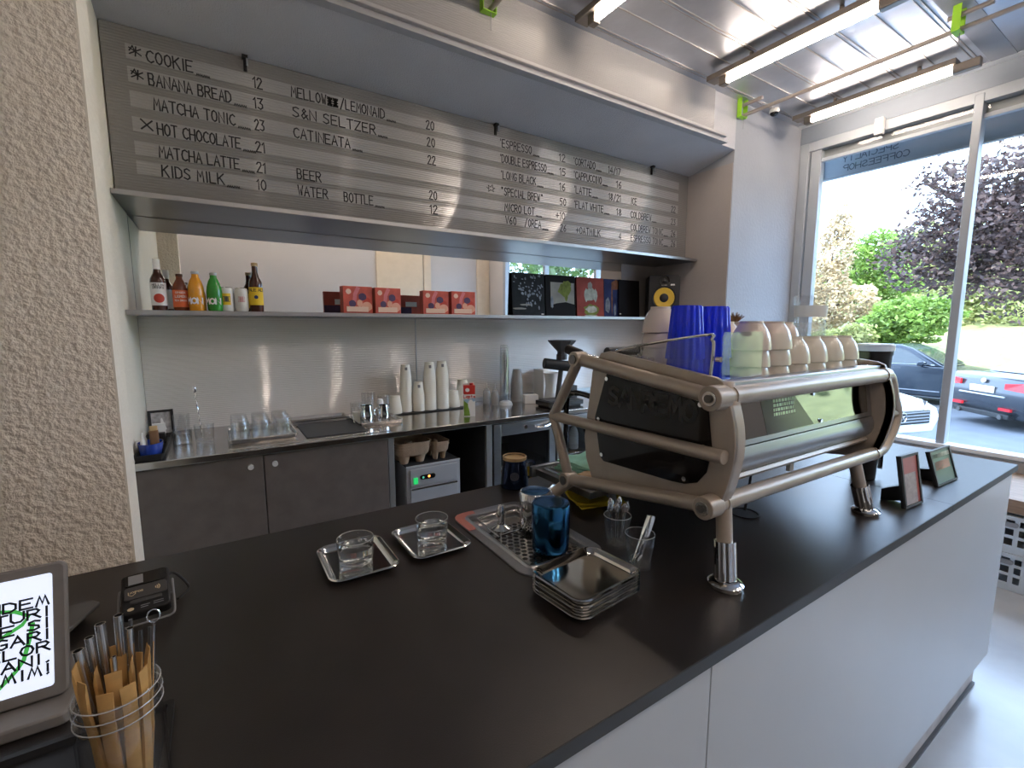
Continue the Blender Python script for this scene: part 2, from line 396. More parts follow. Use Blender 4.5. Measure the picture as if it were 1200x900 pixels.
GL = {  # a plain marker alphabet: polylines on a 4 x 6 grid
 'A': [[(0, 0), (2, 6), (4, 0)], [(.8, 2.2), (3.2, 2.2)]], 'B': [[(0, 0), (0, 6), (2.6, 6), (3.4, 5), (2.6, 3.2), (0, 3.2)], [(2.6, 3.2), (3.8, 1.7), (2.8, 0), (0, 0)]],
 'C': [[(4, 5.2), (2.6, 6), (.8, 5.2), (0, 3), (.8, .8), (2.6, 0), (4, .8)]], 'D': [[(0, 0), (0, 6), (2, 6), (3.8, 4.5), (3.8, 1.5), (2, 0), (0, 0)]],
 'E': [[(3.8, 6), (0, 6), (0, 0), (3.8, 0)], [(0, 3.1), (3, 3.1)]], 'F': [[(3.8, 6), (0, 6), (0, 0)], [(0, 3.1), (3, 3.1)]],
 'G': [[(3.8, 5.2), (2.4, 6), (.8, 5.2), (0, 3), (.8, .8), (2.4, 0), (3.8, .8), (3.8, 2.8), (2.3, 2.8)]], 'H': [[(0, 0), (0, 6)], [(4, 0), (4, 6)], [(0, 3), (4, 3)]],
 'I': [[(2, 0), (2, 6)]], 'J': [[(3, 6), (3, 1), (2, 0), (.8, .6)]], 'K': [[(0, 0), (0, 6)], [(3.8, 6), (0, 2.6)], [(1.3, 3.6), (4, 0)]],
 'L': [[(0, 6), (0, 0), (3.6, 0)]], 'M': [[(0, 0), (.4, 6), (2, 2.5), (3.6, 6), (4, 0)]], 'N': [[(0, 0), (0, 6), (4, 0), (4, 6)]],
 'O': [[(2, 6), (.6, 5.1), (0, 3), (.6, .9), (2, 0), (3.4, .9), (4, 3), (3.4, 5.1), (2, 6)]], 'P': [[(0, 0), (0, 6), (2.8, 6), (3.8, 4.6), (2.8, 3), (0, 3)]],
 'Q': [[(2, 6), (.6, 5.1), (0, 3), (.6, .9), (2, 0), (3.4, .9), (4, 3), (3.4, 5.1), (2, 6)], [(2.6, 1.4), (4, -.4)]], 'R': [[(0, 0), (0, 6), (2.8, 6), (3.7, 4.6), (2.8, 3.1), (0, 3.1)], [(1.6, 3.1), (4, 0)]],
 'S': [[(3.7, 5.3), (2.2, 6), (.5, 5.3), (.5, 3.9), (3.4, 2.4), (3.6, .9), (2, 0), (.1, .8)]], 'T': [[(0, 6), (4, 6)], [(2, 6), (2, 0)]],
 'U': [[(0, 6), (0, 1.5), (1, 0), (3, 0), (4, 1.5), (4, 6)]], 'V': [[(0, 6), (2, 0), (4, 6)]], 'W': [[(0, 6), (1, 0), (2, 4), (3, 0), (4, 6)]],
 'X': [[(0, 0), (4, 6)], [(0, 6), (4, 0)]], 'Y': [[(0, 6), (2, 3), (4, 6)], [(2, 3), (2, 0)]], 'Z': [[(0, 6), (4, 6), (0, 0), (4, 0)]],
 '0': [[(2, 6), (.6, 5), (.2, 3), (.6, 1), (2, 0), (3.4, 1), (3.8, 3), (3.4, 5), (2, 6)]], '1': [[(.9, 4.7), (2.2, 6), (2.2, 0)]],
 '2': [[(.2, 4.8), (1.2, 6), (2.9, 6), (3.6, 4.6), (.2, 0), (3.9, 0)]], '3': [[(.3, 6), (3.6, 6), (1.8, 3.6), (3.4, 2.8), (3.6, 1), (2, 0), (.2, .7)]],
 '4': [[(3, 0), (3, 6), (.2, 1.8), (4, 1.8)]], '5': [[(3.6, 6), (.6, 6), (.4, 3.4), (2.4, 3.7), (3.7, 2.2), (2.8, .3), (.2, .3)]],
 '6': [[(3.2, 6), (1, 4), (.3, 1.8), (1.6, 0), (3.3, .6), (3.5, 2.4), (1.8, 3.2), (.5, 2.2)]], '7': [[(.2, 6), (3.8, 6), (1.4, 0)]],
 '8': [[(2, 3.2), (.6, 4.6), (2, 6), (3.4, 4.6), (2, 3.2), (.3, 1.5), (2, 0), (3.7, 1.5), (2, 3.2)]], '9': [[(3.4, 4), (2, 3), (.6, 4.4), (2, 6), (3.5, 4.6), (2.8, 0)]],
 '+': [[(0, 3), (4, 3)], [(2, 1), (2, 5)]], '/': [[(.5, -.5), (3.5, 6.5)]], '&': [[(4, 0), (.8, 4.6), (1.8, 6), (2.8, 4.8), (.2, 1.6), (1.4, 0), (3.8, 2.4)]],
 '.': [[(1.8, 0), (2.2, .3)]], ',': [[(2, .4), (1.5, -.8)]], "'": [[(2, 6), (2, 5)]], '"': [[(1.4, 6), (1.4, 4.9)], [(2.6, 6), (2.6, 4.9)]], '!': [[(2, 6), (2, 1.8)], [(1.9, 0), (2.1, .3)]],
 'a': [[(3.4, 3.2), (1.6, 3.9), (.3, 2), (1.6, 0), (3.4, 1.2)], [(3.5, 3.9), (3.5, 0)]], 'e': [[(.3, 2.1), (3.6, 2.1), (2, 3.9), (.3, 2), (1.8, 0), (3.5, .7)]],
 'p': [[(.4, 3.9), (.4, -2)], [(.4, 3), (2, 3.9), (3.6, 2), (2, 0), (.4, .8)]], 't': [[(1.6, 5.4), (1.6, .8), (3, 0)], [(.4, 3.8), (3, 3.8)]],
 '~': [[(0, 0), (.5, 1.3), (1, 0), (1.5, 1.3), (2, 0), (2.5, 1.3), (3, 0), (3.6, 1.2), (4, 0)]],
 '*': [[(0, 1.2), (4, 4.8)], [(4, 1.4), (0, 4.6)], [(2, 0.4), (2.4, 5.6)], [(0, 3), (1.2, 5.8), (2, 3)]],
 '#': [[(0, 0), (4, 5)], [(0, 5), (4, 0)], [(0, 2.5), (4, 2.5)], [(1, 0), (1, 5)], [(2, 0), (2, 5)], [(3, 0), (3, 5)], [(0, 1), (4, 1)], [(0, 4), (4, 4)]],
 '^': [[(0, 3), (1.2, 2.8), (.8, 4.6), (2, 3.6), (2.8, 5.4), (3, 3.4), (4, 3.2), (3, 2.4), (3.4, .8), (2, 1.8), (1, .6), (1.1, 2.2), (0, 3)]],
 'm': [[(0, 0), (1.1, 6), (2, 1.2), (2.9, 6), (4, 0)]],
}


class MB:
    def __init__(self, off=(0, 0, 0)):
        self.bm = bmesh.new()
        self.off = Vector(off)

    def v(self, p):
        return self.bm.verts.new(Vector(p) - self.off)

    def f(self, vs):
        try:
            return self.bm.faces.new(vs)
        except ValueError:
            return None

    def box(self, x0, x1, y0, y1, z0, z1):
        c = [self.v((x, y, z)) for z in (z0, z1) for y in (y0, y1) for x in (x0, x1)]
        for q in ((0, 2, 3, 1), (4, 5, 7, 6), (0, 1, 5, 4), (2, 6, 7, 3), (0, 4, 6, 2), (1, 3, 7, 5)):
            self.f([c[i] for i in q])
        return self

    def obox(self, c, s, e=(0, 0, 0)):
        m = Euler(e).to_matrix()
        c = Vector(c)
        vs = [self.v(c + m @ Vector((x * s[0] / 2, y * s[1] / 2, z * s[2] / 2))) for z in (-1, 1) for y in (-1, 1) for x in (-1, 1)]
        for q in ((0, 2, 3, 1), (4, 5, 7, 6), (0, 1, 5, 4), (2, 6, 7, 3), (0, 4, 6, 2), (1, 3, 7, 5)):
            self.f([vs[i] for i in q])
        return self

    def loops(self, loops, cap0=True, cap1=True):
        L = [[self.v(p) for p in lp] for lp in loops]
        n = len(L[0])
        for a, b in zip(L, L[1:]):
            for i in range(n):
                self.f([a[i], a[(i + 1) % n], b[(i + 1) % n], b[i]])
        if cap0:
            self.f(L[0][::-1])
        if cap1:
            self.f(L[-1])
        return self

    def cyl(self, p0, p1, r0, r1=None, seg=16):
        return self.tube([p0, p1], r0, seg, r1)

    def tube(self, pts, r, seg=10, r1=None, closed=False):
        P = [Vector(p) for p in pts]
        n = len(P)
        loops = []
        u = None
        for i, p in enumerate(P):
            a = P[i - 1] if (i > 0 or closed) else p
            b = P[(i + 1) % n] if (i < n - 1 or closed) else p
            d = (b - a).normalized() if (b - a).length > 1e-9 else Vector((0, 0, 1))
            if u is None:
                u = d.orthogonal().normalized()
            else:
                u = (u - d * u.dot(d))
                u = u.normalized() if u.length > 1e-6 else d.orthogonal().normalized()
            w_ = d.cross(u)
            rr = r if r1 is None else r + (r1 - r) * i / (n - 1)
            loops.append([p + (u * math.cos(2 * PI * k / seg) + w_ * math.sin(2 * PI * k / seg)) * rr for k in range(seg)])
        if closed:
            loops.append(loops[0])
            return self.loops(loops, False, False)
        return self.loops(loops)

    def lathe(self, prof, o=(0, 0, 0), seg=24, flute=0, fa=0.0, sq=None):
        o = Vector(o)
        rings = []
        for (r, z) in prof:
            if r < 1e-6:
                rings.append([self.v(o + Vector((0, 0, z)))])
            else:
                ring = []
                for k in range(seg):
                    a = 2 * PI * k / seg
                    q = r * (1 + fa * math.cos(flute * a)) if flute else r
                    ring.append(self.v(o + Vector((q * math.cos(a), q * math.sin(a) * (sq or 1), z))))
                rings.append(ring)
        for a, b in zip(rings, rings[1:]):
            if len(a) == 1 and len(b) == 1:
                continue
            for k in range(seg):
                k2 = (k + 1) % seg
                if len(a) == 1:
                    self.f([a[0], b[k], b[k2]])
                elif len(b) == 1:
                    self.f([a[k], b[0], a[k2]])
                else:
                    self.f([a[k], a[k2], b[k2], b[k]])
        return self

    def prism(self, poly, axis, a, b):
        def p3(q, t):
            return {'x': (t, q[0], q[1]), 'y': (q[0], t, q[1]), 'z': (q[0], q[1], t)}[axis]
        return self.loops([[p3(q, a) for q in poly], [p3(q, b) for q in poly]])

    def rbox(self, cx, cy, hx, hy, z0, z1, r, rot=0, seg=5):
        c, s = math.cos(rot), math.sin(rot)
        pl = [(cx + x * c - y * s, cy + x * s + y * c) for x, y in rrect(hx, hy, r, seg)]
        return self.prism(pl, 'z', z0, z1)

    def dish(self, rows, o=(0, 0, 0), rot=0, seg=6):
        """rows of (hx, hy, corner radius, z), from the middle of the inside out to the underside"""
        c, s = math.cos(rot), math.sin(rot)
        lp = [[(o[0] + x * c - y * s, o[1] + x * s + y * c, o[2] + z) for x, y in rrect(hx, hy, r, seg)] for hx, hy, r, z in rows]
        return self.loops(lp)

    def quad(self, a, b, c, d):
        self.f([self.v(a), self.v(b), self.v(c), self.v(d)])
        return self

    def disc(self, c, n, r, t=0.001, seg=16):
        n = Vector(n).normalized()
        return self.cyl(Vector(c), Vector(c) + n * t, r, seg=seg)

    def text(self, s, o, ux, uz, h, wr=0.62, sw=0.1, gap=0.3, t=0.0008, wrap=None, align='l', jit=0.0, dx=0.0):
        """marker lettering laid on the plane o, ux, uz; sw = stroke width over height; wrap = (radius, centre) bends it round an upright cylinder"""
        ux, uz = Vector(ux).normalized(), Vector(uz).normalized()
        nn = ux.cross(uz).normalized()
        o = Vector(o)
        adv = h * wr * (1 + gap)
        W = sum((adv * (0.55 if ch in "I.,'!1" else 0.6 if ch == ' ' else 1)) for ch in s)
        W -= h * wr * gap
        x = -W if align == 'r' else (-W / 2 if align == 'c' else 0)
        x += dx
        hw = h * sw / 2

        def put(a, b):
            if wrap:
                r, ctr = wrap
                ang = a / r
                ctr = Vector(ctr)
                base = nn * -1
                d = -nn
                q = ctr + ux * (math.sin(ang) * (r + t)) + nn * (math.cos(ang) * (r + t)) + uz * b
                return q
            return o + ux * a + uz * b + nn * t
        for ch in s:
            k = 0.55 if ch in "I.,'!1" else 1
            for st in GL.get(ch, []):
                jj = [(rnd.uniform(-jit, jit) * h, rnd.uniform(-jit, jit) * h) for _ in st]
                pts = [(x + (px / 4) * h * wr - (0.25 * h * wr if k < 1 else 0) + j[0], py / 6 * h + j[1]) for (px, py), j in zip(st, jj)]
                n = len(pts)
                if (pts[0][0] - pts[-1][0]) ** 2 + (pts[0][1] - pts[-1][1]) ** 2 < 1e-12:
                    cl = True
                else:
                    cl = False
                prev = None
                for i in range(n):
                    if i > 0:
                        d1 = Vector((pts[i][0] - pts[i - 1][0], pts[i][1] - pts[i - 1][1])).normalized()
                    else:
                        d1 = Vector((pts[1][0] - pts[0][0], pts[1][1] - pts[0][1])).normalized() if not cl else Vector((pts[-1][0] - pts[-2][0], pts[-1][1] - pts[-2][1])).normalized()
                    if i < n - 1:
                        d2 = Vector((pts[i + 1][0] - pts[i][0], pts[i + 1][1] - pts[i][1])).normalized()
                    else:
                        d2 = d1 if not cl else Vector((pts[1][0] - pts[0][0], pts[1][1] - pts[0][1])).normalized()
                    d = d1 + d2
                    d = d.normalized() if d.length > 0.3 else d1
                    cosn = max(0.5, d.dot(d1))
                    nx, ny = -d.y * hw / cosn, d.x * hw / cosn
                    ex = 0 if cl else (-hw if i == 0 else hw if i == n - 1 else 0)
                    cx, cy = pts[i][0] + d.x * ex, pts[i][1] + d.y * ex
                    pr = (self.v(put(cx + nx, cy + ny)), self.v(put(cx - nx, cy - ny)))
                    if prev:
                        self.f([prev[0], prev[1], pr[1], pr[0]])
                    prev = pr
            x += adv * (0.6 if ch == ' ' else k)
        return self

    def ribbon(self, pts, nrm, wd, t=0.0008):
        """flat band along a path on a surface with normal nrm"""
        nrm = Vector(nrm).normalized()
        P = [Vector(p) + nrm * t for p in pts]
        prev = None
        for i, p in enumerate(P):
            d = (P[min(i + 1, len(P) - 1)] - P[max(i - 1, 0)]).normalized()
            s = d.cross(nrm).normalized() * wd / 2
            pr = (self.v(p + s), self.v(p - s))
            if prev:
                self.f([prev[0], prev[1], pr[1], pr[0]])
            prev = pr
        return self

    def build(self, name, m, parent=None, bevel=0, bseg=2, smooth=True, ang=35, solid=0, sub=0, keep=False):
        if not keep:
            bmesh.ops.recalc_face_normals(self.bm, faces=self.bm.faces[:])
        me = bpy.data.meshes.new(name)
        self.bm.to_mesh(me)
        self.bm.free()
        me.materials.append(MATS[m] if isinstance(m, str) else m)
        if smooth:
            me.polygons.foreach_set('use_smooth', [True] * len(me.polygons))
            me.set_sharp_from_angle(angle=R(ang))
        o = bpy.data.objects.new(name, me)
        COL.objects.link(o)
        if parent is not None:
            o.parent = parent
        else:
            o.location = self.off
        if bevel:
            b = o.modifiers.new('bevel', 'BEVEL')
            b.width = bevel
            b.segments = bseg
            b.limit_method = 'ANGLE'
            b.angle_limit = R(40)
        if sub:
            s = o.modifiers.new('sub', 'SUBSURF')
            s.levels = s.render_levels = sub
        return o


def thing(name, label, cat, loc=(0, 0, 0), rz=0, group=None):
    o = bpy.data.objects.new(name, None)
    o.empty_display_size = 0.05
    COL.objects.link(o)
    o.location = loc
    o.rotation_euler = (0, 0, rz)
    return tag(o, label, cat, group)


def tag(o, label, cat, group=None):
    o['label'] = label
    o['category'] = cat
    if group:
        o['group'] = group
    return o


def struct(mb, name, m, label=None, **k):
    o = mb.build(name, m, **k)
    o['kind'] = 'structure'
    if label:
        o['label'] = label
    return o


def copy_tree(o, loc=None, rz=None, label=None, group=None, parent=None, scale=None):
    c = o.copy()
    COL.objects.link(c)
    if parent is not None:
        c.parent = parent
    for ch in list(o.children):
        copy_tree(ch, parent=c)
    if loc is not None:
        c.location = loc
    if rz is not None:
        c.rotation_euler = (0, 0, rz)
    if scale:
        c.scale = scale
    if label:
        c['label'] = label
    if group:
        c['group'] = group
    return c


ORD = ['first', 'second', 'third', 'fourth', 'fifth', 'sixth', 'seventh', 'eighth', 'ninth', 'tenth', 'eleventh', 'twelfth']

# ================================================================ the setting
CT = 0.95          # counter height
YF, YB2 = 0.427, 1.34   # front counter: customer edge, barista edge
XC = 2.667         # counter's window end
YW = 2.98          # back wall
XL, XR = -0.32, 3.47
YS = 2.25          # front of soffit and pier
ZS, ZC = 2.75, 3.20
XW = 4.43          # window wall

struct(MB().box(-3.3, XW + 0.15, -5.6, 3.1, -0.2, 0), 'floor', 'concrete')
struct(MB().box(-3.3, XL, 1.47, 3.1, 0, ZC), 'wall_left', 'return_paint')
struct(MB().box(-3.3, -0.196, 1.345, 1.47, 0, ZC), 'wall_left_front', 'stucco')
struct(MB().box(-0.196, -0.192, 1.345, 1.47, 0, ZC), 'trim_1', 'return_paint')
struct(MB().box(XL, XR, YW, 3.1, 0, ZC), 'wall_back', 'plaster_beige')
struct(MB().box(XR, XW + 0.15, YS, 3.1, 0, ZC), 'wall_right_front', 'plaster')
struct(MB().box(XR - 0.006, XR, YS + 0.004, YW, 0, ZS), 'trim_2', 'plaster_beige')
struct(MB().prism([(YS, 2.846), (YS, ZC), (YW, ZC), (YW, ZS), (2.64, ZS)], 'x', XL, XR), 'ceiling_soffit', 'soffit_grey')
# far side of the room, seen in the mirror
struct(MB().box(-3.4, -3.3, -5.7, 1.4, 0, ZC), 'wall_far_left', 'white_paint')
struct(MB().box(-0.45, XW + 0.15, -2.6, -1.8, 0, ZC), 'wall_rear', 'white_paint')
struct(MB().box(-3.4, -0.45, -5.7, -5.6, 0, ZC), 'wall_rear_far', 'plaster_beige')
struct(MB().box(-0.45, -0.35, -5.6, -2.6, 0, ZC), 'wall_rear_side', 'plaster_beige')
for i, (a, b) in enumerate(((2.30, 3.10), (3.12, 3.25), (4.16, 4.42))):
    struct(MB().box(a, b, -1.8, -1.765, 0, ZC), 'trim_%d' % (10 + i), 'beige_paint', bevel=0.004)
# ceiling: foil-faced sheets with lapped seams, plaster nearer the street
m = MB().box(-3.3, 4.36, 1.06, 2.25, ZC, ZC + 0.12).box(-3.3, 4.36, -5.6, 0.94, ZC, ZC + 0.12)
struct(m, 'ceiling', 'foil')
m = MB()
y = 2.16
k = 0
while y > -1.75:
    if not 0.9 < y < 1.08:
        m.box(-3.3, 4.35, y, y + 0.006, ZC - 0.006, ZC + 0.01)
        if k % 2 == 0:
            m.box(-3.3, 4.35, y + 0.022, y + 0.027, ZC - 0.005, ZC + 0.01)
    y -= 0.178
    k += 1
struct(m, 'trim_3', 'foil_seam')
struct(MB().box(-3.3, 4.43, 0.94, 1.06, ZC - 0.004, ZC + 0.12), 'trim_4', 'dark_beam')
struct(MB().box(-3.4, XW + 0.15, -5.7, 3.1, ZC + 0.12, ZC + 0.3), 'ceiling_slab', 'ceiling_plaster')
struct(MB().box(-3.4, XW + 0.15, -6, 9, ZC + 0.3, 9.0), 'shade_block', 'block_grey')  # unseen block added over the shop to throw shade on the street
struct(MB().box(4.36, 4.43, -2.6, 2.25, ZC - 0.005, ZC + 0.12), 'trim_5', 'ceiling_plaster')

# soffit front: ribbed sheet, cornice rail
struct(MB().box(XL, 3.18, YS - 0.012, YS, 2.90, ZC), 'wall_soffit_front', 'poly_upper')
m = MB().prism([(YS, 2.845), (YS - 0.050, 2.845), (YS - 0.050, 2.857), (YS - 0.022, 2.863), (YS - 0.022, 2.890), (YS, 2.890)], 'x', XL, 3.30)
struct(m, 'trim_6', 'cornice_grey', bevel=0.001)
struct(MB().box(XL, 3.30, YS - 0.044, YS, 2.8905, 2.908), 'trim_7', 'white_paint', bevel=0.003)

# window wall
WB, WT = 0.62, 3.06
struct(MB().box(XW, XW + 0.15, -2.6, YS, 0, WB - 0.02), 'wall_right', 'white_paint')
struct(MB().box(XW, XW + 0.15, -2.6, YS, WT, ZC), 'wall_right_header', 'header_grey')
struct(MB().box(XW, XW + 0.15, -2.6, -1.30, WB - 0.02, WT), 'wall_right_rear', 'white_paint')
win = thing('window_1', 'tall shop window with white frame facing the street', 'window', (XW, 0.5, WB))
win['kind'] = 'structure'
wo = win.location
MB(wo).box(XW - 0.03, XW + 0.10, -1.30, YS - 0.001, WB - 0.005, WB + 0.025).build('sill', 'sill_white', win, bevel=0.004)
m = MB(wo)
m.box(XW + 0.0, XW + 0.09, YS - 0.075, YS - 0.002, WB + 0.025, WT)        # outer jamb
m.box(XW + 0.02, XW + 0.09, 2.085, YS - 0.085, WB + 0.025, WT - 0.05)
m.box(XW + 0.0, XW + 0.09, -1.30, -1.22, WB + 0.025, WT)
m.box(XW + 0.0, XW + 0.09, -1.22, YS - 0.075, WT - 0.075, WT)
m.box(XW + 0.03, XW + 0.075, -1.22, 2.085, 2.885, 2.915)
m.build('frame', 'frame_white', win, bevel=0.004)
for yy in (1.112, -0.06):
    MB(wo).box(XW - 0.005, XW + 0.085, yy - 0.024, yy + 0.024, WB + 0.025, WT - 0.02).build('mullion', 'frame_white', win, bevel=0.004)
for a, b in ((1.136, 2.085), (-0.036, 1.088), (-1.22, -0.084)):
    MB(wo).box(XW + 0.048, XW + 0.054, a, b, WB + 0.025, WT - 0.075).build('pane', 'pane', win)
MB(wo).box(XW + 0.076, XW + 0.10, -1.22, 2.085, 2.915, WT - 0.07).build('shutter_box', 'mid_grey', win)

# window-side ledge, ceiling sensors
t = thing('motion_sensor', 'small white sensor box fixed over the shop window', 'sensor', (XW - 0.03, 1.66, 3.0))
o_ = t.location
MB(o_).box(XW - 0.05, XW, 1.635, 1.69, 2.955, 3.075).build('body', 'white_plastic', t, bevel=0.006)
MB(o_).box(XW - 0.046, XW - 0.004, 1.64, 1.685, 2.948, 2.957).build('lens', 'dark_grey', t)
p = at(904, 137, y=2.2)
t = thing('security_camera', 'dark dome camera where the foil ceiling meets the wall', 'camera', (p.x, 2.18, ZC - 0.05))
o_ = t.location
MB().lathe([(0, 0.05), (0.035, 0.05), (0.037, 0.03), (0.032, 0.022)]).build('mount', 'white_plastic', t)
MB().lathe([(0.030, 0.024), (0.028, 0.012), (0.018, 0.002), (0, -0.002)]).build('dome', 'black_gloss', t)

# ---------------------------------------------------------------- ceiling lamps and rails
def lamp(x, y0, y1, label, z=3.10):
    t = thing('batten_lamp', label, 'ceiling light', (x, (y0 + y1) / 2, z), group='fluorescent battens under the foil ceiling')
    h = (y1 - y0) / 2
    MB().box(-0.045, 0.045, -h - 0.02, h + 0.13, 0.028, 0.062).box(-0.01, 0.01, -h * 0.6, -h * 0.6 + 0.02, 0.062, 0.1).box(-0.01, 0.01, h * 0.6, h * 0.6 + 0.02, 0.062, 0.1).build('housing', 'batten', t, bevel=0.004)
    MB().cyl((0, -h, 0), (0, h, 0), 0.017, seg=14).build('tube', 'tube_lit', t)
    for a, b in ((-h - 0.13, -h), (h, h + 0.05)):
        MB().box(-0.024, 0.024, a, b, -0.024, 0.03).build('end_cap', 'batten', t, bevel=0.005)
    return t


for i, x in enumerate((1.80, 2.95, 4.06)):
    lamp(x, 1.16, 1.99, ['lit tube lamp cut off by the top of the picture', 'long lit tube lamp above the espresso machine', 'lit tube lamp nearest the shop window'][i])
for i, x in enumerate((-0.75, 0.56, 1.50, 2.45, 3.55)):  # unseen rear row: some placed by streaks on the board, others added for light
    lamp(x, -1.35, -0.50, 'unseen tube lamp behind the viewer, set for board streaks and added light, number %s from the left wall' % ORD[i])


def rail(x, label):
    t = thing('ceiling_rail', label, 'rail', (x, 1.6, 3.12))
    o_ = t.location
    MB(o_).cyl((x, 0.75, 3.085), (x, 2.37, 3.085), 0.013, seg=10).build('lower_pipe', 'rail_pipe', t)
    for ya, yb_ in ((2.06, 2.24), (0.86, 1.04)):
        MB(o_).cyl((x - 0.02, ya, 3.15), (x - 0.02, yb_, 3.15), 0.013, seg=10).build('upper_pipe', 'rail_pipe', t)
    for yy in (2.20, 0.98):
        c = MB(o_)
        c.box(x - 0.05, x + 0.03, yy, yy + 0.035, 3.066, 3.071).box(x + 0.025, x + 0.03, yy, yy + 0.035, 3.07, ZC - 0.002).box(x - 0.05, x - 0.045, yy, yy + 0.035, 3.07, ZC - 0.002)
        cc = c.build('clip', 'lime', t)
        MB(o_).cyl((x + 0.0, yy + 0.01, 2.985), (x + 0.0, yy + 0.01, 3.068), 0.0022, seg=6).build('cable_tail', 'mid_grey', cc)
    return t


rail(3.50, 'double pipe rail with lime clips between the two right lamps')
rail(1.285, 'double pipe rail with a lime clip over the menu wall')

# ---------------------------------------------------------------- menu board and its steel shelf
BX0, BX1, BY = XL + 0.005, XR - 0.012, 2.65
board = thing('menu_board', 'long grey ribbed menu board with handwritten drinks and prices under the soffit', 'menu board', (1.5, BY, 2.06))
bo = board.location
MB(bo).box(BX0, BX1, BY, BY + 0.016, 2.055, ZS - 0.003).build('panel', 'poly_board', board)
ROWZ = [(2.620, 2.678), (2.528, 2.590), (2.430, 2.493), (2.330, 2.390), (2.235, 2.291), (2.155, 2.210)]
for k, (a, b) in enumerate(ROWZ):
    MB(bo).box(-0.235, 3.335, BY - 0.003, BY - 0.0002, a, b).build('strip', 'poly_strip', board)
menu = [
    ([(-0.165, 'COOKIE', 0.17), (0.235, '12', 0.045), (0.40, 'MELLOW##', 0.225), (0.63, '/LEMONAID', 0.24), (1.105, '20', 0.055), (1.60, "'ESPRESSO", 0.25), (2.075, '12', 0.06), (2.20, "'CORTADO", 0.21), (2.535, '14/17', 0.13)]),
    ([(-0.165, 'BANANA BREAD', 0.31), (0.232, '13', 0.045), (0.40, 'S&N SELTZER', 0.42), (1.108, '20', 0.055), (1.60, "'DOUBLE ESPRESSO", 0.37), (2.08, '15', 0.06), (2.205, "'CAPPUCCINO", 0.27), (2.62, '16', 0.06)]),
    ([(-0.155, 'MATCHA TONIC', 0.31), (0.23, '23', 0.045), (0.40, 'CATINEATA', 0.28), (1.11, '22', 0.055), (1.605, "'LONG BLACK", 0.28), (2.08, '16', 0.06), (2.21, "'LATTE", 0.17), (2.545, '18/21', 0.13), (2.78, 'ICE', 0.07), (3.25, '22', 0.06)]),
    ([(-0.150, 'HOT CHOCOLATE', 0.32), (0.228, '21', 0.045), (1.605, '"SPECIAL BREW"', 0.34), (2.085, '50', 0.06), (2.21, "'FLAT WHITE", 0.29), (2.63, '18', 0.06), (2.78, 'COLDBREW', 0.24), (3.255, '23', 0.06)]),
    ([(-0.150, 'MATCHA LATTE', 0.31), (0.226, '21', 0.045), (0.405, 'BEER', 0.12), (1.115, '20', 0.055), (1.635, 'MICRO LOT', 0.24), (2.05, '+10', 0.09), (2.785, 'COLDBREW TONIC', 0.38), (3.26, '26', 0.06)]),
    ([(-0.147, 'KIDS MILK', 0.24), (0.224, '10', 0.045), (0.405, 'WATER', 0.15), (0.63, 'BOTTLE', 0.16), (1.118, '12', 0.055), (1.64, 'V60', 0.09), (1.79, '/OREA', 0.14), (2.09, '26', 0.06), (2.235, '+OATMILK', 0.24), (2.66, '4', 0.03), (2.79, 'ESPRESSO TONIC', 0.38), (3.265, '26', 0.06)]),
]
for k, row in enumerate(menu):
    z0 = ROWZ[k][0]
    for (x, s, wd) in row:
        m = MB(bo)
        eff = sum(0.55 if c in "I.,'!1" else 0.6 if c == ' ' else 1 for c in s)
        h = 0.046
        wr = wd / eff / h / 1.32
        m.text(s, (x, BY - 0.0032, z0 + 0.004), (1, 0, 0), (0, 0, 1), h, wr=wr, gap=0.32, sw=0.125, jit=0.018)
        if len(s) > 4 and s[0] not in '1+"' and s not in ('WATER', 'MELLOW##'):
            m.text('~~', (x + wd + 0.005, BY - 0.0032, z0 - 0.004), (1, 0, 0), (0, 0, 1), 0.04, wr=0.6, sw=0.09, gap=0.1)
        m.build('price' if s[-1].isdigit() and s[0] != 'V' else 'menu_item', 'ink', board, smooth=False)
for (ch, x, z, h_, w_, s_) in (('*', -0.222, 2.632, 0.042, 0.9, 0.12), ('*', -0.222, 2.540, 0.042, 0.9, 0.12), ('X', -0.205, 2.345, 0.038, 1.0, 0.16), ('^', 1.50, 2.335, 0.055, 1.1, 0.07)):
    MB(bo).text(ch, (x, BY - 0.0032, z), (1, 0, 0), (0, 0, 1), h_, wr=w_, sw=s_).build('doodle', 'ink', board, smooth=False)
for x in (0.205, 1.566, 2.998):
    c = MB(bo).box(x - 0.012, x + 0.012, BY - 0.03, BY - 0.001, 2.735, ZS - 0.002).box(x - 0.007, x + 0.007, BY - 0.012, BY - 0.002, 2.685, 2.737).build('clip', 'black', board)
    MB(bo).box(x + 0.004, x + 0.012, BY - 0.03, BY - 0.022, 2.70, 2.735).build('screw', 'chrome', c)

t = thing('canopy_shelf', 'dark steel plate running under the whole menu board', 'shelf', (1.5, 2.75, 2.04))
o_ = t.location
MB(o_).box(XL + 0.003, XR - 0.01, 2.53, YW - 0.002, 2.036, 2.048).build('plate', 'dark_steel', t, bevel=0.001)
MB(o_).box(XL + 0.003, XR - 0.01, 2.528, 2.536, 2.036, 2.056).build('lip', 'shelf_steel', t, bevel=0.001)

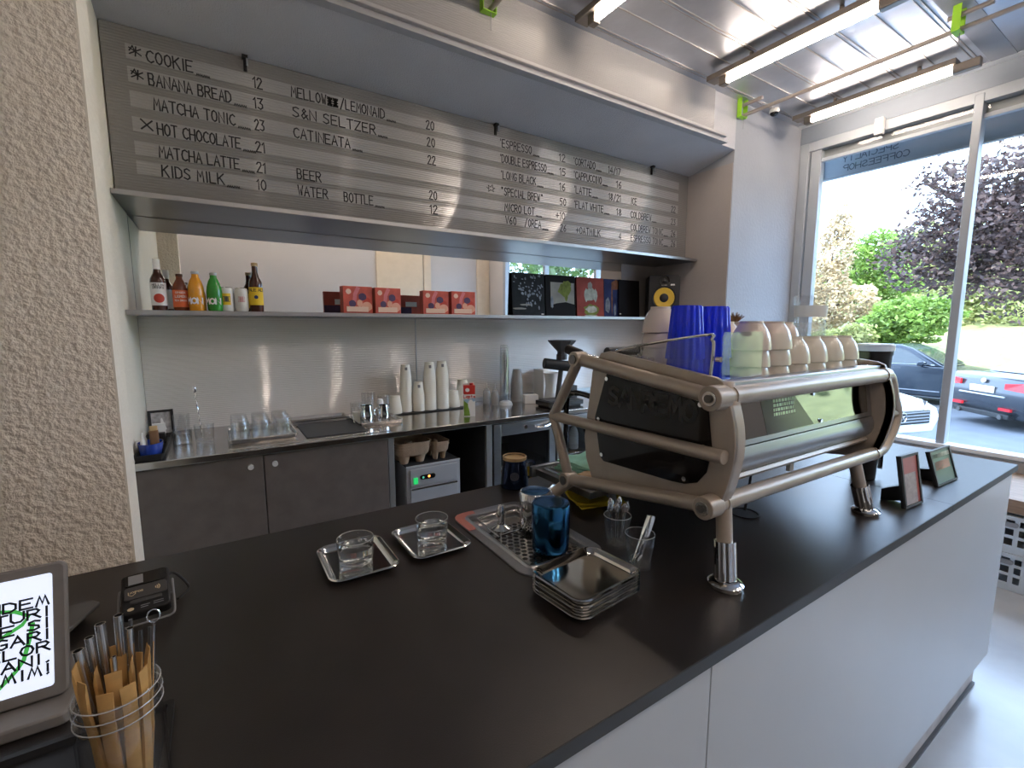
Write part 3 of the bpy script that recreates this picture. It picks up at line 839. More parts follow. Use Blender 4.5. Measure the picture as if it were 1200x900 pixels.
# mirror, ribbed splashback, steel shelf
t = thing('wall_mirror', 'long frameless mirror strip behind the bottles and records', 'mirror', (1.3, YW, 1.8))
o_ = t.location
MB(o_).box(XL + 0.002, 3.03, YW - 0.006, YW - 0.001, 1.575, 2.034).build('glass', 'mirror', t)
t = thing('splashback', 'pale ribbed polycarbonate panel between worktop and steel shelf', 'wall panel', (1.5, YW, 1.25))
o_ = t.location
MB(o_).box(XL + 0.002, 1.128, YW - 0.012, YW - 0.001, CT + 0.001, 1.547).build('sheet', 'poly_wall', t)
MB(o_).box(1.134, XR - 0.01, YW - 0.012, YW - 0.001, CT + 0.001, 1.547).build('sheet', 'poly_wall', t)
MB(o_).box(1.127, 1.135, YW - 0.015, YW - 0.012, CT + 0.001, 1.547).build('joint_strip', 'brushed', t)
MB(o_).box(1.14, XR - 0.01, YW - 0.022, YW - 0.012, CT + 0.001, CT + 0.03).build('foot_trim', 'brushed', t)
t = thing('wall_shelf', 'long thin steel shelf holding bottles, red boxes and records', 'shelf', (1.5, 2.8, 1.57))
o_ = t.location
MB(o_).box(XL + 0.003, XR - 0.01, 2.60, YW - 0.002, 1.549, 1.570).build('board', 'shelf_steel', t, bevel=0.002)

# ---------------------------------------------------------------- back counter
WX0, WX1, WY0 = XL + 0.004, XR - 0.01, 2.33
t = thing('steel_worktop', 'continuous brushed steel worktop along the back wall', 'worktop', (1.5, 2.65, CT))
o_ = t.location
MB(o_).box(WX0, WX1, WY0, YW - 0.0125, CT - 0.03, CT).build('top', 'worktop_steel', t, bevel=0.003)
MB(o_).box(0.02, 0.75, 2.37, 2.378, CT - 0.001, CT + 0.004).build('sink_edge', 'steel', t, bevel=0.001)

cab = thing('base_cabinet', 'dark textured two-door base cabinet under the steel worktop', 'cabinet', (0.2, 2.65, 0))
o_ = cab.location
MB(o_).box(-0.31, 0.728, 2.372, YW - 0.005, 0.08, CT - 0.032).build('body', 'cabinet', cab)
for (a, b, kx) in ((-0.305, 0.148, 0.097), (0.153, 0.726, 0.195)):
    d = MB(o_).box(a, b, 2.35, 2.370, 0.085, CT - 0.036).build('door', 'cabinet', cab, bevel=0.002)
    q = MB(o_ )
    q.tube([(kx, 2.349, 0.872), (kx, 2.335, 0.872)], 0.006, 12)
    q.tube([(kx, 2.337, 0.872), (kx, 2.322, 0.872)], 0.012, 14)
    q.build('knob', 'knob_grey', d)
MB(o_).box(0.730, 0.760, 2.35, YW - 0.005, 0.0, CT - 0.032).build('end_panel', 'cabinet_edge', cab, bevel=0.002)
MB(o_).box(-0.30, 0.728, 2.40, 2.42, 0.0, 0.08).build('toe_kick', 'black', cab)
t = thing('bay_divider', 'grey upright panel between the open bay and the glass fridge', 'panel', (1.338, 2.65, 0))
o_ = t.location
MB(o_).box(1.320, 1.358, 2.35, YW - 0.005, 0, CT - 0.032).build('panel', 'cabinet_edge', t, bevel=0.002)
MB(o_).box(1.318, 1.3205, 2.37, YW - 0.005, 0, CT - 0.032).build('lining', 'black_matte', t)
t = thing('rear_board', 'black back board of the open bay under the worktop', 'panel', (1.04, 2.95, 0))
MB(t.location).box(0.765, 1.316, 2.94, 2.955, 0, CT - 0.035).build('board', 'black_matte', t)


def fridge(x0, x1, label):
    t = thing('glass_door_fridge', label, 'fridge', ((x0 + x1) / 2, 2.6, 0))
    o_ = t.location
    z0, z1 = 0.06, CT - 0.042
    b = MB(o_)
    b.box(x0, x0 + 0.015, 2.40, 2.94, z0, z1).box(x1 - 0.015, x1, 2.40, 2.94, z0, z1).box(x0 + 0.015, x1 - 0.015, 2.40, 2.94, z1 - 0.02, z1).box(x0 + 0.015, x1 - 0.015, 2.40, 2.94, z0, z0 + 0.02).box(x0 + 0.015, x1 - 0.015, 2.92, 2.94, z0 + 0.02, z1 - 0.02)
    b.build('body', 'mid_grey', t)
    d = MB(o_)
    d.box(x0, x0 + 0.05, 2.355, 2.398, z0, z1).box(x1 - 0.05, x1, 2.355, 2.398, z0, z1).box(x0 + 0.05, x1 - 0.05, 2.355, 2.398, z1 - 0.075, z1).box(x0 + 0.05, x1 - 0.05, 2.355, 2.398, z0, z0 + 0.06)
    dr = d.build('door', 'brushed', t, bevel=0.003)
    MB(o_).box(x0 + 0.05, x1 - 0.05, 2.372, 2.376, z0 + 0.06, z1 - 0.075).build('pane', 'fridge_glass', dr)
    MB(o_).tube(smoothpath([(x0 + 0.30, 2.354, z1 - 0.040), (x0 + 0.32, 2.335, z1 - 0.044), (x0 + 0.38, 2.333, z1 - 0.042), (x0 + 0.415, 2.340, z1 - 0.030), (x0 + 0.42, 2.354, z1 - 0.03)]), 0.008, 8).build('handle', 'chrome', dr)
    MB(o_).disc((x0 + 0.23, 2.355, z1 - 0.036), (0, -1, 0), 0.012, 0.003).build('lock', 'chrome', dr)
    for z in (0.35, 0.62):
        q = MB(o_)
        for yy in (2.42, 2.66, 2.90):
            q.cyl((x0 + 0.016, yy, z), (x1 - 0.016, yy, z), 0.004, seg=6)
        n = 22
        for k in range(n):
            xx = x0 + 0.025 + (x1 - x0 - 0.05) * k / (n - 1)
            q.cyl((xx, 2.415, z + 0.004), (xx, 2.905, z + 0.004), 0.002, seg=5)
        q.build('shelf', 'steel', t)
    return t


fridge(1.375, 1.842, 'undercounter fridge with glass door beside the open bay')
fridge(1.858, 2.325, 'undercounter fridge with glass door behind the espresso machine frame')
t = thing('base_cabinet', 'closed grey base cabinet right of the two fridges', 'cabinet', (2.9, 2.65, 0))
o_ = t.location
MB(o_).box(2.34, 3.45, 2.372, YW - 0.005, 0.08, CT - 0.032).build('body', 'cabinet', t)
for a, b in ((2.343, 2.893), (2.897, 3.447)):
    d = MB(o_).box(a, b, 2.35, 2.370, 0.085, CT - 0.036).build('door', 'cabinet', t, bevel=0.002)
    MB(o_).tube([((a + b) / 2, 2.349, 0.872), ((a + b) / 2, 2.325, 0.872)], 0.01, 12).build('knob', 'knob_grey', d)
MB(o_).box(2.34, 3.45, 2.40, 2.42, 0.0, 0.08).build('toe_kick', 'black', t)

# things in the fridges
def small_bottle(loc, m, label, h=0.22, r=0.032, capm='label_white'):
    t = thing('bottle', label, 'bottle', loc)
    MB().lathe([(0, 0), (r, 0.002), (r, h * 0.55), (r * 0.8, h * 0.68), (r * 0.4, h * 0.8), (r * 0.38, h * 0.94), (0, h * 0.94)], seg=16).build('body', m, t)
    MB().lathe([(0, h * 0.935), (r * 0.45, h * 0.935), (r * 0.45, h), (0, h)], seg=14).build('cap', capm, t)
    MB().lathe([(r + 0.0005, h * 0.18), (r + 0.0005, h * 0.45)], seg=16).build('label', 'label_white', t)
    return t


for i, (x, y, m_, lb) in enumerate(((1.46, 2.50, 'amber', 'dark bottle on the lower fridge shelf, left'), (1.53, 2.52, 'juice_orange', 'orange juice bottle on the lower fridge shelf'),
                                    (1.62, 2.55, 'can_white', 'white bottle on the lower fridge shelf'), (1.72, 2.50, 'label_yellow', 'yellow bottle on the lower fridge shelf, right'))):
    small_bottle((x, y, 0.358 + 0.0), m_, lb)
for i, (x, m_, lb) in enumerate(((1.94, 'label_yellow', 'yellow bottle in the second fridge'), (2.02, 'juice_orange', 'orange bottle in the second fridge'), (2.12, 'can_white', 'white bottle in the second fridge'))):
    small_bottle((x, 2.5, 0.628), m_, lb, h=0.2)

# ice machine in the bay and the pulp carriers on it
t = thing('ice_machine', 'grey boxy ice machine with green switch in the open bay', 'ice machine', (0.987, 2.6, 0))
o_ = t.location
MB(o_).box(0.826, 1.148, 2.36, 2.86, 0.02, 0.734).build('body', 'machine_grey', t, bevel=0.004)
MB(o_).box(0.828, 1.146, 2.364, 2.858, 0.7345, 0.740).build('top_lid', 'black_matte', t)
MB(o_).box(0.826, 1.148, 2.358, 2.3635, 0.7345, 0.741).build('top_edge', 'light_grey', t)
MB(o_).box(0.845, 1.130, 2.352, 2.3605, 0.625, 0.722).build('upper_panel', 'machine_grey', t, bevel=0.003)
d = MB(o_).box(0.845, 1.130, 2.350, 2.3605, 0.10, 0.614).build('door', 'machine_grey', t, bevel=0.003)
MB(o_).box(0.85, 1.125, 2.3485, 2.3505, 0.606, 0.615).build('grip_edge', 'chrome', d)
MB(o_).box(0.862, 0.886, 2.344, 2.352, 0.640, 0.675).build('power_switch', 'led_green', t, bevel=0.002)
q = MB(o_).prism([(x, z) for x, z in rrect(0.045, 0.0125, 0.012, cx=0.945, cy=0.672)], 'y', 2.347, 2.3525).build('indicator_panel', 'black_gloss', t)
MB(o_).disc((0.918, 2.347, 0.671), (0, -1, 0), 0.006, 0.001).build('indicator_lamp', 'led_teal', q)
MB(o_).disc((0.952, 2.347, 0.673), (0, -1, 0), 0.007, 0.001).build('indicator_lamp', 'led_orange', q)
for fx in (0.85, 1.12):
    for fy in (2.40, 2.82):
        MB(o_).cyl((fx, fy, 0), (fx, fy, 0.02), 0.016).build('foot', 'black', t)


def carrier_mesh():
    m = MB()
    rows = [(0.080, 0.080, 0.03, 0.020), (0.090, 0.090, 0.035, 0.032), (0.100, 0.100, 0.04, 0.064), (0.105, 0.105, 0.042, 0.066), (0.105, 0.105, 0.042, 0.0635), (0.1003, 0.1003, 0.04, 0.0625), (0.0925, 0.0925, 0.037, 0.028), (0.083, 0.083, 0.03, 0.016), (0.080, 0.080, 0.03, 0.020)]
    m.loops([[(x, y, z) for x, y in rrect(a, b, r)] for a, b, r, z in rows], False, False)
    for sx in (-1, 1):
        for sy in (-1, 1):
            m.lathe([(0.036, 0.019), (0.022, -0.028), (0.018, -0.030), (0, -0.030), (0, -0.027), (0.017, -0.027), (0.020, -0.025), (0.0335, 0.019), (0.036, 0.019)], (sx * 0.046, sy * 0.046, 0.0), 16)
    m.lathe([(0.028, 0.018), (0.019, 0.054), (0, 0.056), (0, 0.053), (0.017, 0.052), (0.026, 0.018), (0.028, 0.018)], (0, 0, 0), 12)
    return m


c0 = None
for si, (x, y, n, side) in enumerate(((0.885, 2.475, 3, 'left'), (1.047, 2.475, 2, 'right'))):
    for k in range(n):
        lb = 'pulp cup carrier, %s of the %s stack on the ice machine' % (['bottom one', 'second from the bottom', 'third from the bottom', 'top one'][k] if k < n - 1 else 'top one', side)
        L = (x, y, 0.771 + k * 0.0145)
        if c0 is None:
            c0 = carrier_mesh().build('cup_carrier', 'pulp')
            c0.location = L
            tag(c0, lb, 'cup carrier', 'pulp cup carriers on the ice machine')
        else:
            copy_tree(c0, L, 0, lb, scale=(1, 1, 1) if side == 'left' else (0.5, 1, 1))

# ---------------------------------------------------------------- front counter
t = thing('bar_counter', 'pale grey panelled front counter base on a low plinth', 'counter', (0.5, 0.9, 0))
o_ = t.location
MB(o_).box(-3.2, 0.690, 0.437, 0.455, 0.13, CT - 0.0255).build('front_panel', 'counter_panel', t, bevel=0.001)
MB(o_).box(0.693, XC - 0.012, 0.437, 0.455, 0.13, CT - 0.0255).build('front_panel', 'counter_panel', t, bevel=0.001)
MB(o_).box(XC - 0.03, XC - 0.012, 0.4555, 1.30, 0.13, CT - 0.0255).build('end_panel', 'counter_panel', t, bevel=0.001)
MB(o_).box(-3.2, XC - 0.06, 0.462, 0.48, 0, 0.13).box(XC - 0.08, XC - 0.06, 0.48, 1.27, 0, 0.13).build('plinth', 'plinth', t)
MB(o_).box(-0.19, XC - 0.031, 1.28, 1.30, 0.1, CT - 0.0255).build('back_panel', 'cabinet', t)
MB(o_).box(-3.2, XC - 0.07, 0.452, 0.4618, 0.0, 0.012).build('floor_seal', 'dark_grey', t)
# left worktop slab has the rinser cut out of it
HX0, HX1, HY0, HY1 = 0.572, 0.745, 0.815, 1.14
t = thing('bar_worktop', 'long black laminate counter top with trays and rinser on it', 'worktop', (0.5, 0.9, CT))
o_ = t.location
m = MB(o_)
zb = CT - 0.025
m.box(-3.2, HX0, YF, 1.342, zb, CT).box(HX1, 1.891, YF, 1.342, zb, CT).box(HX0, HX1, YF, HY0, zb, CT).box(HX0, HX1, HY1, 1.342, zb, CT)
m.build('slab', 'counter_black', t)
MB(o_).box(-3.2, 1.891, YF - 0.0012, YF, zb, CT - 0.001).build('edge_band', 'counter_edge', t)
p = (1.283, 0.735)
g = MB(o_).lathe([(0, 0.001), (0.034, 0.001), (0.036, 0.003), (0.040, 0.003), (0.041, 0.0), (0, 0)], (p[0], p[1], CT + 0.0002), 24).build('cable_grommet', 'black', t)
t = thing('bar_worktop', 'short black laminate counter top section by the window with display stands', 'worktop', (2.28, 0.9, CT))
o_ = t.location
MB(o_).box(1.8925, XC, YF, 1.342, zb, CT).build('slab', 'counter_black', t)
MB(o_).box(1.8925, XC, YF - 0.0012, YF, zb, CT - 0.001).box(XC, XC + 0.0012, YF, 1.342, zb, CT - 0.001).build('edge_band', 'counter_edge', t)

# window bench on crates
t = thing('window_bench', 'brown wooden bench plank resting on grey crates below the window', 'bench', (4.0, -0.2, 0.45))
MB(t.location).box(3.70, 4.40, -1.25, 1.20, 0.455, 0.535).build('plank', 'bench_wood', t, bevel=0.004)


def crate_mesh(root):
    W, D, H = 0.34, 0.275, 0.217   # half x, half y, height
    m = MB()
    m.box(-W, W, -D, D, 0, 0.012)
    m.box(-W, W, -D - 0.012, -D + 0.012, H - 0.022, H).box(-W, W, D - 0.012, D + 0.012, H - 0.022, H)
    m.box(-W - 0.012, -W + 0.012, -D - 0.012, D + 0.012, H - 0.022, H).box(W - 0.012, W + 0.012, -D - 0.012, D + 0.012, H - 0.022, H)
    m.box(-W, W, -D, -D + 0.004, 0.012, 0.045).box(-W, W, D - 0.004, D, 0.012, 0.045)
    m.box(-W, -W + 0.004, -D, D, 0.012, 0.045).box(W - 0.004, W, -D, D, 0.012, 0.045)
    for k in range(13):                                             # bars between the slots, all four sides
        x = -W + 0.002 + (2 * W - 0.004) * k / 12
        wd = 0.010 if k % 3 else 0.018
        m.box(x - wd, x + wd, -D, -D + 0.004, 0.045, H - 0.022).box(x - wd, x + wd, D - 0.004, D, 0.045, H - 0.022)
    for k in range(11):
        y = -D + 0.002 + (2 * D - 0.004) * k / 10
        wd = 0.010 if k % 3 else 0.018
        m.box(-W, -W + 0.004, y - wd, y + wd, 0.045, H - 0.022).box(W - 0.004, W, y - wd, y + wd, 0.045, H - 0.022)
    for z in (0.085, 0.14):
        m.box(-W + 0.0005, -W + 0.0038, -D, D, z, z + 0.018).box(-W, W, -D + 0.0005, -D + 0.0038, z, z + 0.018).box(-W, W, D - 0.0038, D - 0.0005, z, z + 0.018)
    m.build('shell', 'crate_grey', root)
    for sx in (-1,):
        MB().prism([(y_, z_) for y_, z_ in rrect(0.06, 0.014, 0.012, cy=0.165)], 'x', -W - 0.004, -W - 0.001).build('grip', 'mid_grey', root)


c0 = None
for y, where in ((0.62, "bench end nearest the counter"), (0.03, "middle of the bench"), (-0.56, "far end of the bench")):
    for k in range(2):
        lb = '%s grey slotted plastic crate under the %s' % (['lower', 'upper'][k], where)
        L = (4.055, y, 0.002 + k * 0.2185)
        if c0 is None:
            c0 = thing('plastic_crate', lb, 'crate', L, group='crates under the window bench')
            crate_mesh(c0)
        else:
            copy_tree(c0, L, label=lb)

# ================================================================ shelf: bottles, cans, boxes, records, speaker
SZ = 1.5705
SY = 2.72


def bottle(x, y, h, r, m, capm, label, prof='long', lab=None, labz=(0.15, 0.5), texts=(), name='bottle', wrapoff=0.0):
    """texts: (string, z fraction, height, material, centre shift)"""
    t = thing(name, label, 'bottle', (x, y, SZ), group='bottles on the steel shelf')
    P = {'long': [(0, 0), (r * 0.9, 0), (r, 0.006), (r, h * 0.56), (r * 0.93, h * 0.62), (r * 0.55, h * 0.72), (r * 0.42, h * 0.80), (r * 0.40, h * 0.965), (0, h * 0.965)],
         'stubby': [(0, 0), (r * 0.9, 0), (r, 0.006), (r, h * 0.58), (r * 0.9, h * 0.70), (r * 0.55, h * 0.82), (r * 0.42, h * 0.87), (r * 0.40, h * 0.97), (0, h * 0.97)],
         'round': [(0, 0), (r * 0.86, 0), (r * 0.95, 0.008), (r, h * 0.2), (r, h * 0.52), (r * 0.93, h * 0.64), (r * 0.72, h * 0.77), (r * 0.45, h * 0.86), (r * 0.40, h * 0.97), (0, h * 0.97)]}[prof]
    b = MB().lathe(P, seg=28).build('body', m, t)
    cz = 0.80 if capm == 'label_white' else 0.93
    MB().lathe([(0, h * 0.93), (r * 0.47, h * cz), (r * 0.48, h * 0.935), (r * 0.48, h * 0.99), (r * 0.44, h), (0, h)], seg=20).build('cap', capm, t)
    if lab:
        l_ = MB().lathe([(r * 0.99, h * labz[0]), (r + 0.0006, h * labz[0]), (r + 0.0006, h * labz[1]), (r * 0.99, h * labz[1])], seg=28).build('label', lab, t)
    else:
        l_ = b
    # the side that faces the room: towards the camera
    a = math.atan2(-y, -x)
    nn = Vector((math.cos(a), math.sin(a), 0))
    ux = Vector((0, 0, 1)).cross(nn)
    for (s, zf, hh, mm, sh) in texts:
        if s == '@':                                               # a printed disc
            q = MB()
            prev = None
            for k in range(15):
                aa = PI * k / 14
                u_, v_ = -math.cos(aa) * hh, math.sin(aa) * hh
                pr = [q.v(ux * math.sin(u_ / r) * (r + 0.0016) + nn * math.cos(u_ / r) * (r + 0.0016) + Vector((0, 0, zf * h + vv))) for vv in (-v_ - 0.0001, v_ + 0.0001)]
                if prev:
                    q.f([prev[0], pr[0], pr[1], prev[1]])
                prev = pr
            q.build('printed_disc', mm, l_, smooth=False)
            continue
        MB().text(s, (0, 0, 0), ux, (0, 0, 1), hh, wr=0.85 if sh else 0.75, sw=0.27 if sh else 0.2, gap=0.16 if sh else 0.22, wrap=(r, Vector((0, 0, zf * h))), t=0.0014, align='c', dx=sh).build('lettering', mm, l_, smooth=False)
    return t


bottle(-0.205, SY, 0.235, 0.030, 'amber', 'label_white', 'tall dark brown bottle with red disc on a white label, first on the shelf', 'long', 'label_white', (0.10, 0.54),
       (('@', 0.24, 0.0205, 'label_red', 0), ('MELLOW', 0.475, 0.009, 'ink', 0), ('DRINKS', 0.425, 0.009, 'ink', 0)))
bottle(-0.123, SY, 0.172, 0.0305, 'amber_light', 'amber', 'short brown bottle with an orange label', 'stubby', 'label_orange', (0.10, 0.56),
       (('GINGER', 0.47, 0.008, 'label_white', 0), ('LEMON', 0.36, 0.010, 'label_white', 0), ('TEA DRINK', 0.26, 0.007, 'label_white', 0)))
bottle(-0.060, SY - 0.02, 0.186, 0.033, 'juice_orange', 'shelf_steel', 'round-shouldered bottle of orange lemonade with white letters', 'round', None, (0, 0),
       (('LEMON', 0.19, 0.0245, 'label_white', -0.0345),))
bottle(0.013, SY - 0.02, 0.184, 0.033, 'juice_green', 'shelf_steel', 'green glass lemonade bottle with white letters', 'round', None, (0, 0),
       (('LEMON', 0.19, 0.0245, 'label_white', -0.0345),))
bottle(0.192, SY, 0.245, 0.0315, 'amber', 'tan', 'tall brown beer bottle with a yellow label beside the cans', 'long', 'label_yellow', (0.14, 0.50),
       (('PALE ALE', 0.42, 0.013, 'ink', 0), ('@', 0.30, 0.009, 'sleeve_blue', 0)))


def can(x, m2, label):
    t = thing('drink_can', label, 'can', (x, SY, SZ), group='cans on the steel shelf')
    r, h = 0.0305, 0.118
    b = MB().lathe([(0, 0.004), (0.022, 0.004), (0.025, 0), (r, 0.010), (r, h - 0.012), (0.026, h - 0.002)], seg=28).build('body', 'can_white', t)
    MB().lathe([(0.0262, h - 0.004), (0.0272, h), (0.0255, h), (0.0245, h - 0.005), (0, h - 0.005)], seg=28).build('lid', 'steel', t)
    a = math.atan2(-SY, -x)
    nn = Vector((math.cos(a), math.sin(a), 0))
    ux = Vector((0, 0, 1)).cross(nn)
    q = MB()

    def P(u, v):
        return ux * math.sin(u / r) * (r + 0.0008) + nn * math.cos(u / r) * (r + 0.0008) + Vector((0, 0, v))
    for k in range(6):
        u0, u1 = -0.018 + 0.006 * k, -0.012 + 0.006 * k
        q.quad(P(u0, 0.032), P(u1, 0.032), P(u1, 0.088), P(u0, 0.088))
    lab = q.build('printed_patch', m2, b, smooth=False)
    MB().text('#', (0, 0, 0), ux, (0, 0, 1), 0.026, wr=0.9, sw=0.2, wrap=(r, Vector((0, 0, 0.050))), t=0.0016, align='c').build('printed_motif', 'ink_soft' if m2 == 'label_yellow' else 'pink', b, smooth=False)


can(0.062, 'label_yellow', 'white can with a yellow printed square')
can(0.126, 'can_white', 'white can with a pink printed motif')

# red chocolate boxes
def red_box(x0, x1, h, label, rz):
    wdt = x1 - x0
    t = thing('gift_box', label, 'box', ((x0 + x1) / 2, 2.70, SZ), rz, 'red patterned boxes on the steel shelf')
    D = 0.055
    MB().box(-wdt / 2, wdt / 2, 0, D, 0, h).build('carton', 'box_red', t, bevel=0.001)
    y = -0.0004

    def blob(cx, cz, rx, rz_, n, mm, lay, name='printed_shape'):
        q = MB()
        vs = [q.v((cx * wdt + rx * wdt * math.cos(2 * PI * k / n) * (1 + 0.08 * math.sin(3 * k)), y - lay * 0.0003, cz * h + rz_ * h * math.sin(2 * PI * k / n))) for k in range(n)]
        q.f(vs)
        q.build(name, mm, t, smooth=False)
    blob(-0.32, 0.80, 0.09, 0.10, 14, 'box_cream', 1, 'seal')
    q = MB()
    q.ribbon([(-0.22 * wdt, y, 0.30 * h), (-0.12 * wdt, y, 0.48 * h), (-0.10 * wdt, y, 0.70 * h), (0.02 * wdt, y, 0.97 * h)], (0, -1, 0), 0.022, 0.0006)
    q.build('printed_neck', 'box_pink', t, smooth=False)
    blob(0.15, 0.62, 0.14, 0.14, 12, 'box_purple', 3)
    blob(-0.20, 0.36, 0.12, 0.13, 12, 'box_purple', 4)
    blob(0.05, 0.38, 0.10, 0.13, 12, 'box_peach', 5)
    blob(0.30, 0.48, 0.12, 0.12, 12, 'label_red', 2)
    blob(0.30, 0.26, 0.18, 0.18, 14, 'box_peach', 4)
    MB().box(-wdt * 0.40, wdt * 0.34, -0.0035, -0.0006, h * 0.06, h * 0.25).build('printed_band', 'box_cream', t)
    # the back, seen in the mirror
    MB().box(-wdt * 0.1, wdt * 0.38, D + 0.0004, D + 0.001, h * 0.45, h * 0.68).build('back_label', 'label_white', t)
    q = MB()
    q.box(-wdt * 0.5, wdt * 0.15, D + 0.0002, D + 0.0006, h * 0.02, h * 0.42)
    q.build('back_print', 'box_purple', t)


for (a, b, h, lb, rz) in ((0.612, 0.778, 0.150, 'red patterned gift box, leftmost of the four', 0.10), (0.790, 0.945, 0.148, 'red patterned gift box, second from the left', 0.08),
                          (1.082, 1.252, 0.143, 'red patterned gift box, third from the left', 0.02), (1.272, 1.440, 0.146, 'red patterned gift box, rightmost of the four', 0.0)):
    red_box(a, b, h, lb, rz)


def record(x0, x1, y0, lean, mm, label, deco):
    wdt = x1 - x0
    h = 0.326
    t = thing('record_sleeve', label, 'record', ((x0 + x1) / 2, y0, SZ), 0.0, 'record sleeves leaning on the steel shelf')
    t.rotation_euler = (-lean, 0, 0)
    MB().box(-wdt / 2, wdt / 2, 0, 0.005, 0.001, h).build('sleeve', mm, t, bevel=0.0006)
    for k, (name, m2, shapes) in enumerate(deco):
        q = MB()
        for (cx, cz, rx, rz_, n) in shapes:
            if n == 4:
                q.quad(*[(wdt * (cx + sx * rx), -0.0004 - 0.0003 * k, h * (cz + sz * rz_)) for sx, sz in ((-1, -1), (1, -1), (1, 1), (-1, 1))])
            else:
                q.f([q.v((wdt * (cx + rx * math.cos(2 * PI * j / n) * (1 + 0.18 * math.sin(2.4 * j))), -0.0004 - 0.0003 * k, h * (cz + rz_ * math.sin(2 * PI * j / n) * (1 + 0.15 * math.cos(3 * j))))) for j in range(n)])
        q.build(name, m2, t, smooth=False)
    return t


rr = random.Random(3)
bl = []
for i in range(46):
    bl.append((rr.uniform(-0.46, 0.46), rr.uniform(0.5, 0.96), rr.uniform(0.01, 0.04), rr.uniform(0.01, 0.035), 7))
for i in range(20):
    bl.append((rr.uniform(-0.1, 0.4), rr.uniform(0.2, 0.55), rr.uniform(0.01, 0.035), rr.uniform(0.02, 0.05), 7))
record(1.882, 2.180, 2.935, 0.06, 'sleeve_dark', 'dark record sleeve with pale leaf blotches, leftmost record', [('printed_blotches', 'sleeve_blotch', bl), ('printed_path', 'sleeve_grey', [(-0.3, 0.18, 0.22, 0.022, 9), (-0.1, 0.27, 0.2, 0.02, 9)]), ('price_tag', 'label_white', [(0.42, 0.06, 0.04, 0.012, 4)])])
record(2.192, 2.490, 2.936, 0.06, 'sleeve_black', 'black record sleeve showing a green tree on a pale field', [('printed_field', 'sleeve_grey', [(0.06, 0.53, 0.40, 0.30, 4)]), ('printed_tree', 'sleeve_tree', [(0.14, 0.66, 0.22, 0.17, 11), (0.2, 0.78, 0.16, 0.1, 11), (0.18, 0.48, 0.06, 0.1, 8)]), ('printed_ground', 'sleeve_black', [(0.1, 0.26, 0.42, 0.09, 9)]), ('printed_figure', 'sleeve_blotch', [(-0.30, 0.35, 0.05, 0.14, 8)])])
record(2.508, 2.805, 2.937, 0.06, 'sleeve_red', 'red record sleeve with a pale seated figure', [('printed_figure', 'sleeve_pale', [(0.0, 0.58, 0.20, 0.17, 9), (-0.16, 0.55, 0.08, 0.16, 8), (0.18, 0.55, 0.08, 0.16, 8)]), ('printed_head', 'sleeve_grey', [(-0.02, 0.80, 0.09, 0.09, 10)]), ('printed_ball', 'sleeve_tree', [(0.02, 0.18, 0.28, 0.15, 14)]), ('printed_stripe', 'sleeve_pale', [(0.02, 0.20, 0.20, 0.09, 12), (0, 0.04, 0.26, 0.02, 8)])])
record(2.815, 3.100, 2.945, 0.05, 'sleeve_blue', 'dark blue record sleeve with brown streaks', [('printed_streaks', 'sleeve_brown', [(-0.02, 0.85, 0.2, 0.13, 9), (-0.18, 0.5, 0.03, 0.42, 8)]), ('printed_haze', 'sleeve_blotch', [(-0.36, 0.32, 0.10, 0.2, 10), (-0.06, 0.2, 0.05, 0.16, 9)])])
record(2.970, 3.225, 2.925, 0.06, 'sleeve_black', 'plain black record sleeve beside the speaker', [('price_tag', 'label_white', [(-0.44, 0.10, 0.04, 0.014, 4)])])

# speaker
spx = at(780, 345, y=2.78)
t = thing('studio_speaker', 'black studio speaker with a yellow cone at the shelf end', 'speaker', (3.318, 2.762, SZ), R(-42))
MB().prism([(x, z) for x, z in rrect(0.128, 0.1775, 0.02, cy=0.1785)], 'y', -0.11, 0.13).build('cabinet', 'speaker_black', t, bevel=0.006)
y = -0.1115


def spin(prof, c, seg=28):
    """lathe about the speaker's front axis"""
    q = MB()
    rings = []
    for (r, d) in prof:
        if r < 1e-6:
            rings.append([q.v((c[0], y - d, c[1]))])
        else:
            rings.append([q.v((c[0] + r * math.cos(2 * PI * k / seg), y - d, c[1] + r * math.sin(2 * PI * k / seg))) for k in range(seg)])
    for a, b in zip(rings, rings[1:]):
        for k in range(seg):
            k2 = (k + 1) % seg
            q.f([a[0], b[k], b[k2]] if len(a) == 1 else [a[k], b[0], a[k2]] if len(b) == 1 else [a[k], a[k2], b[k2], b[k]])
    return q


spin([(0.104, 0), (0.104, 0.006), (0.098, 0.008), (0.092, 0.004), (0.086, 0.002)], (0, 0.165)).build('surround', 'black', t)
cn = spin([(0.086, 0.002), (0.08, 0.006), (0.074, 0.005), (0.04, 0.001), (0.036, 0.001)], (0, 0.165)).build('cone', 'cone_yellow', t)
spin([(0.037, 0.001), (0.030, 0.009), (0.015, 0.013), (0, 0.014)], (0, 0.165)).build('dust_cap', 'speaker_black', cn)
spin([(0.045, 0), (0.044, 0.004), (0.026, 0.001), (0.018, 0.002), (0.014, 0.006), (0, 0.009)], (0, 0.305)).build('tweeter', 'black_gloss', t)
MB().box(-0.085, 0.085, y - 0.002, y, 0.030, 0.050).build('bass_port', 'black', t)
MB().text('~~', (0.052, y, 0.272), (1, 0, 0), (0, 0, 1), 0.016, wr=0.9, sw=0.4, gap=0.1).build('badge', 'label_white', t, smooth=False)

# ================================================================ things on the steel worktop
GLZ = CT + 0.0005


def tumbler_mesh(r0, r1, h, th=0.0022, base=0.006, seg=28, flute=0, fa=0.0):
    return MB().lathe([(0, 0), (r0 * 0.92, 0), (r0, 0.003), (r1, h), (r1 - th, h), (r0 - th, base), (0, base)], seg=seg, flute=flute, fa=fa)


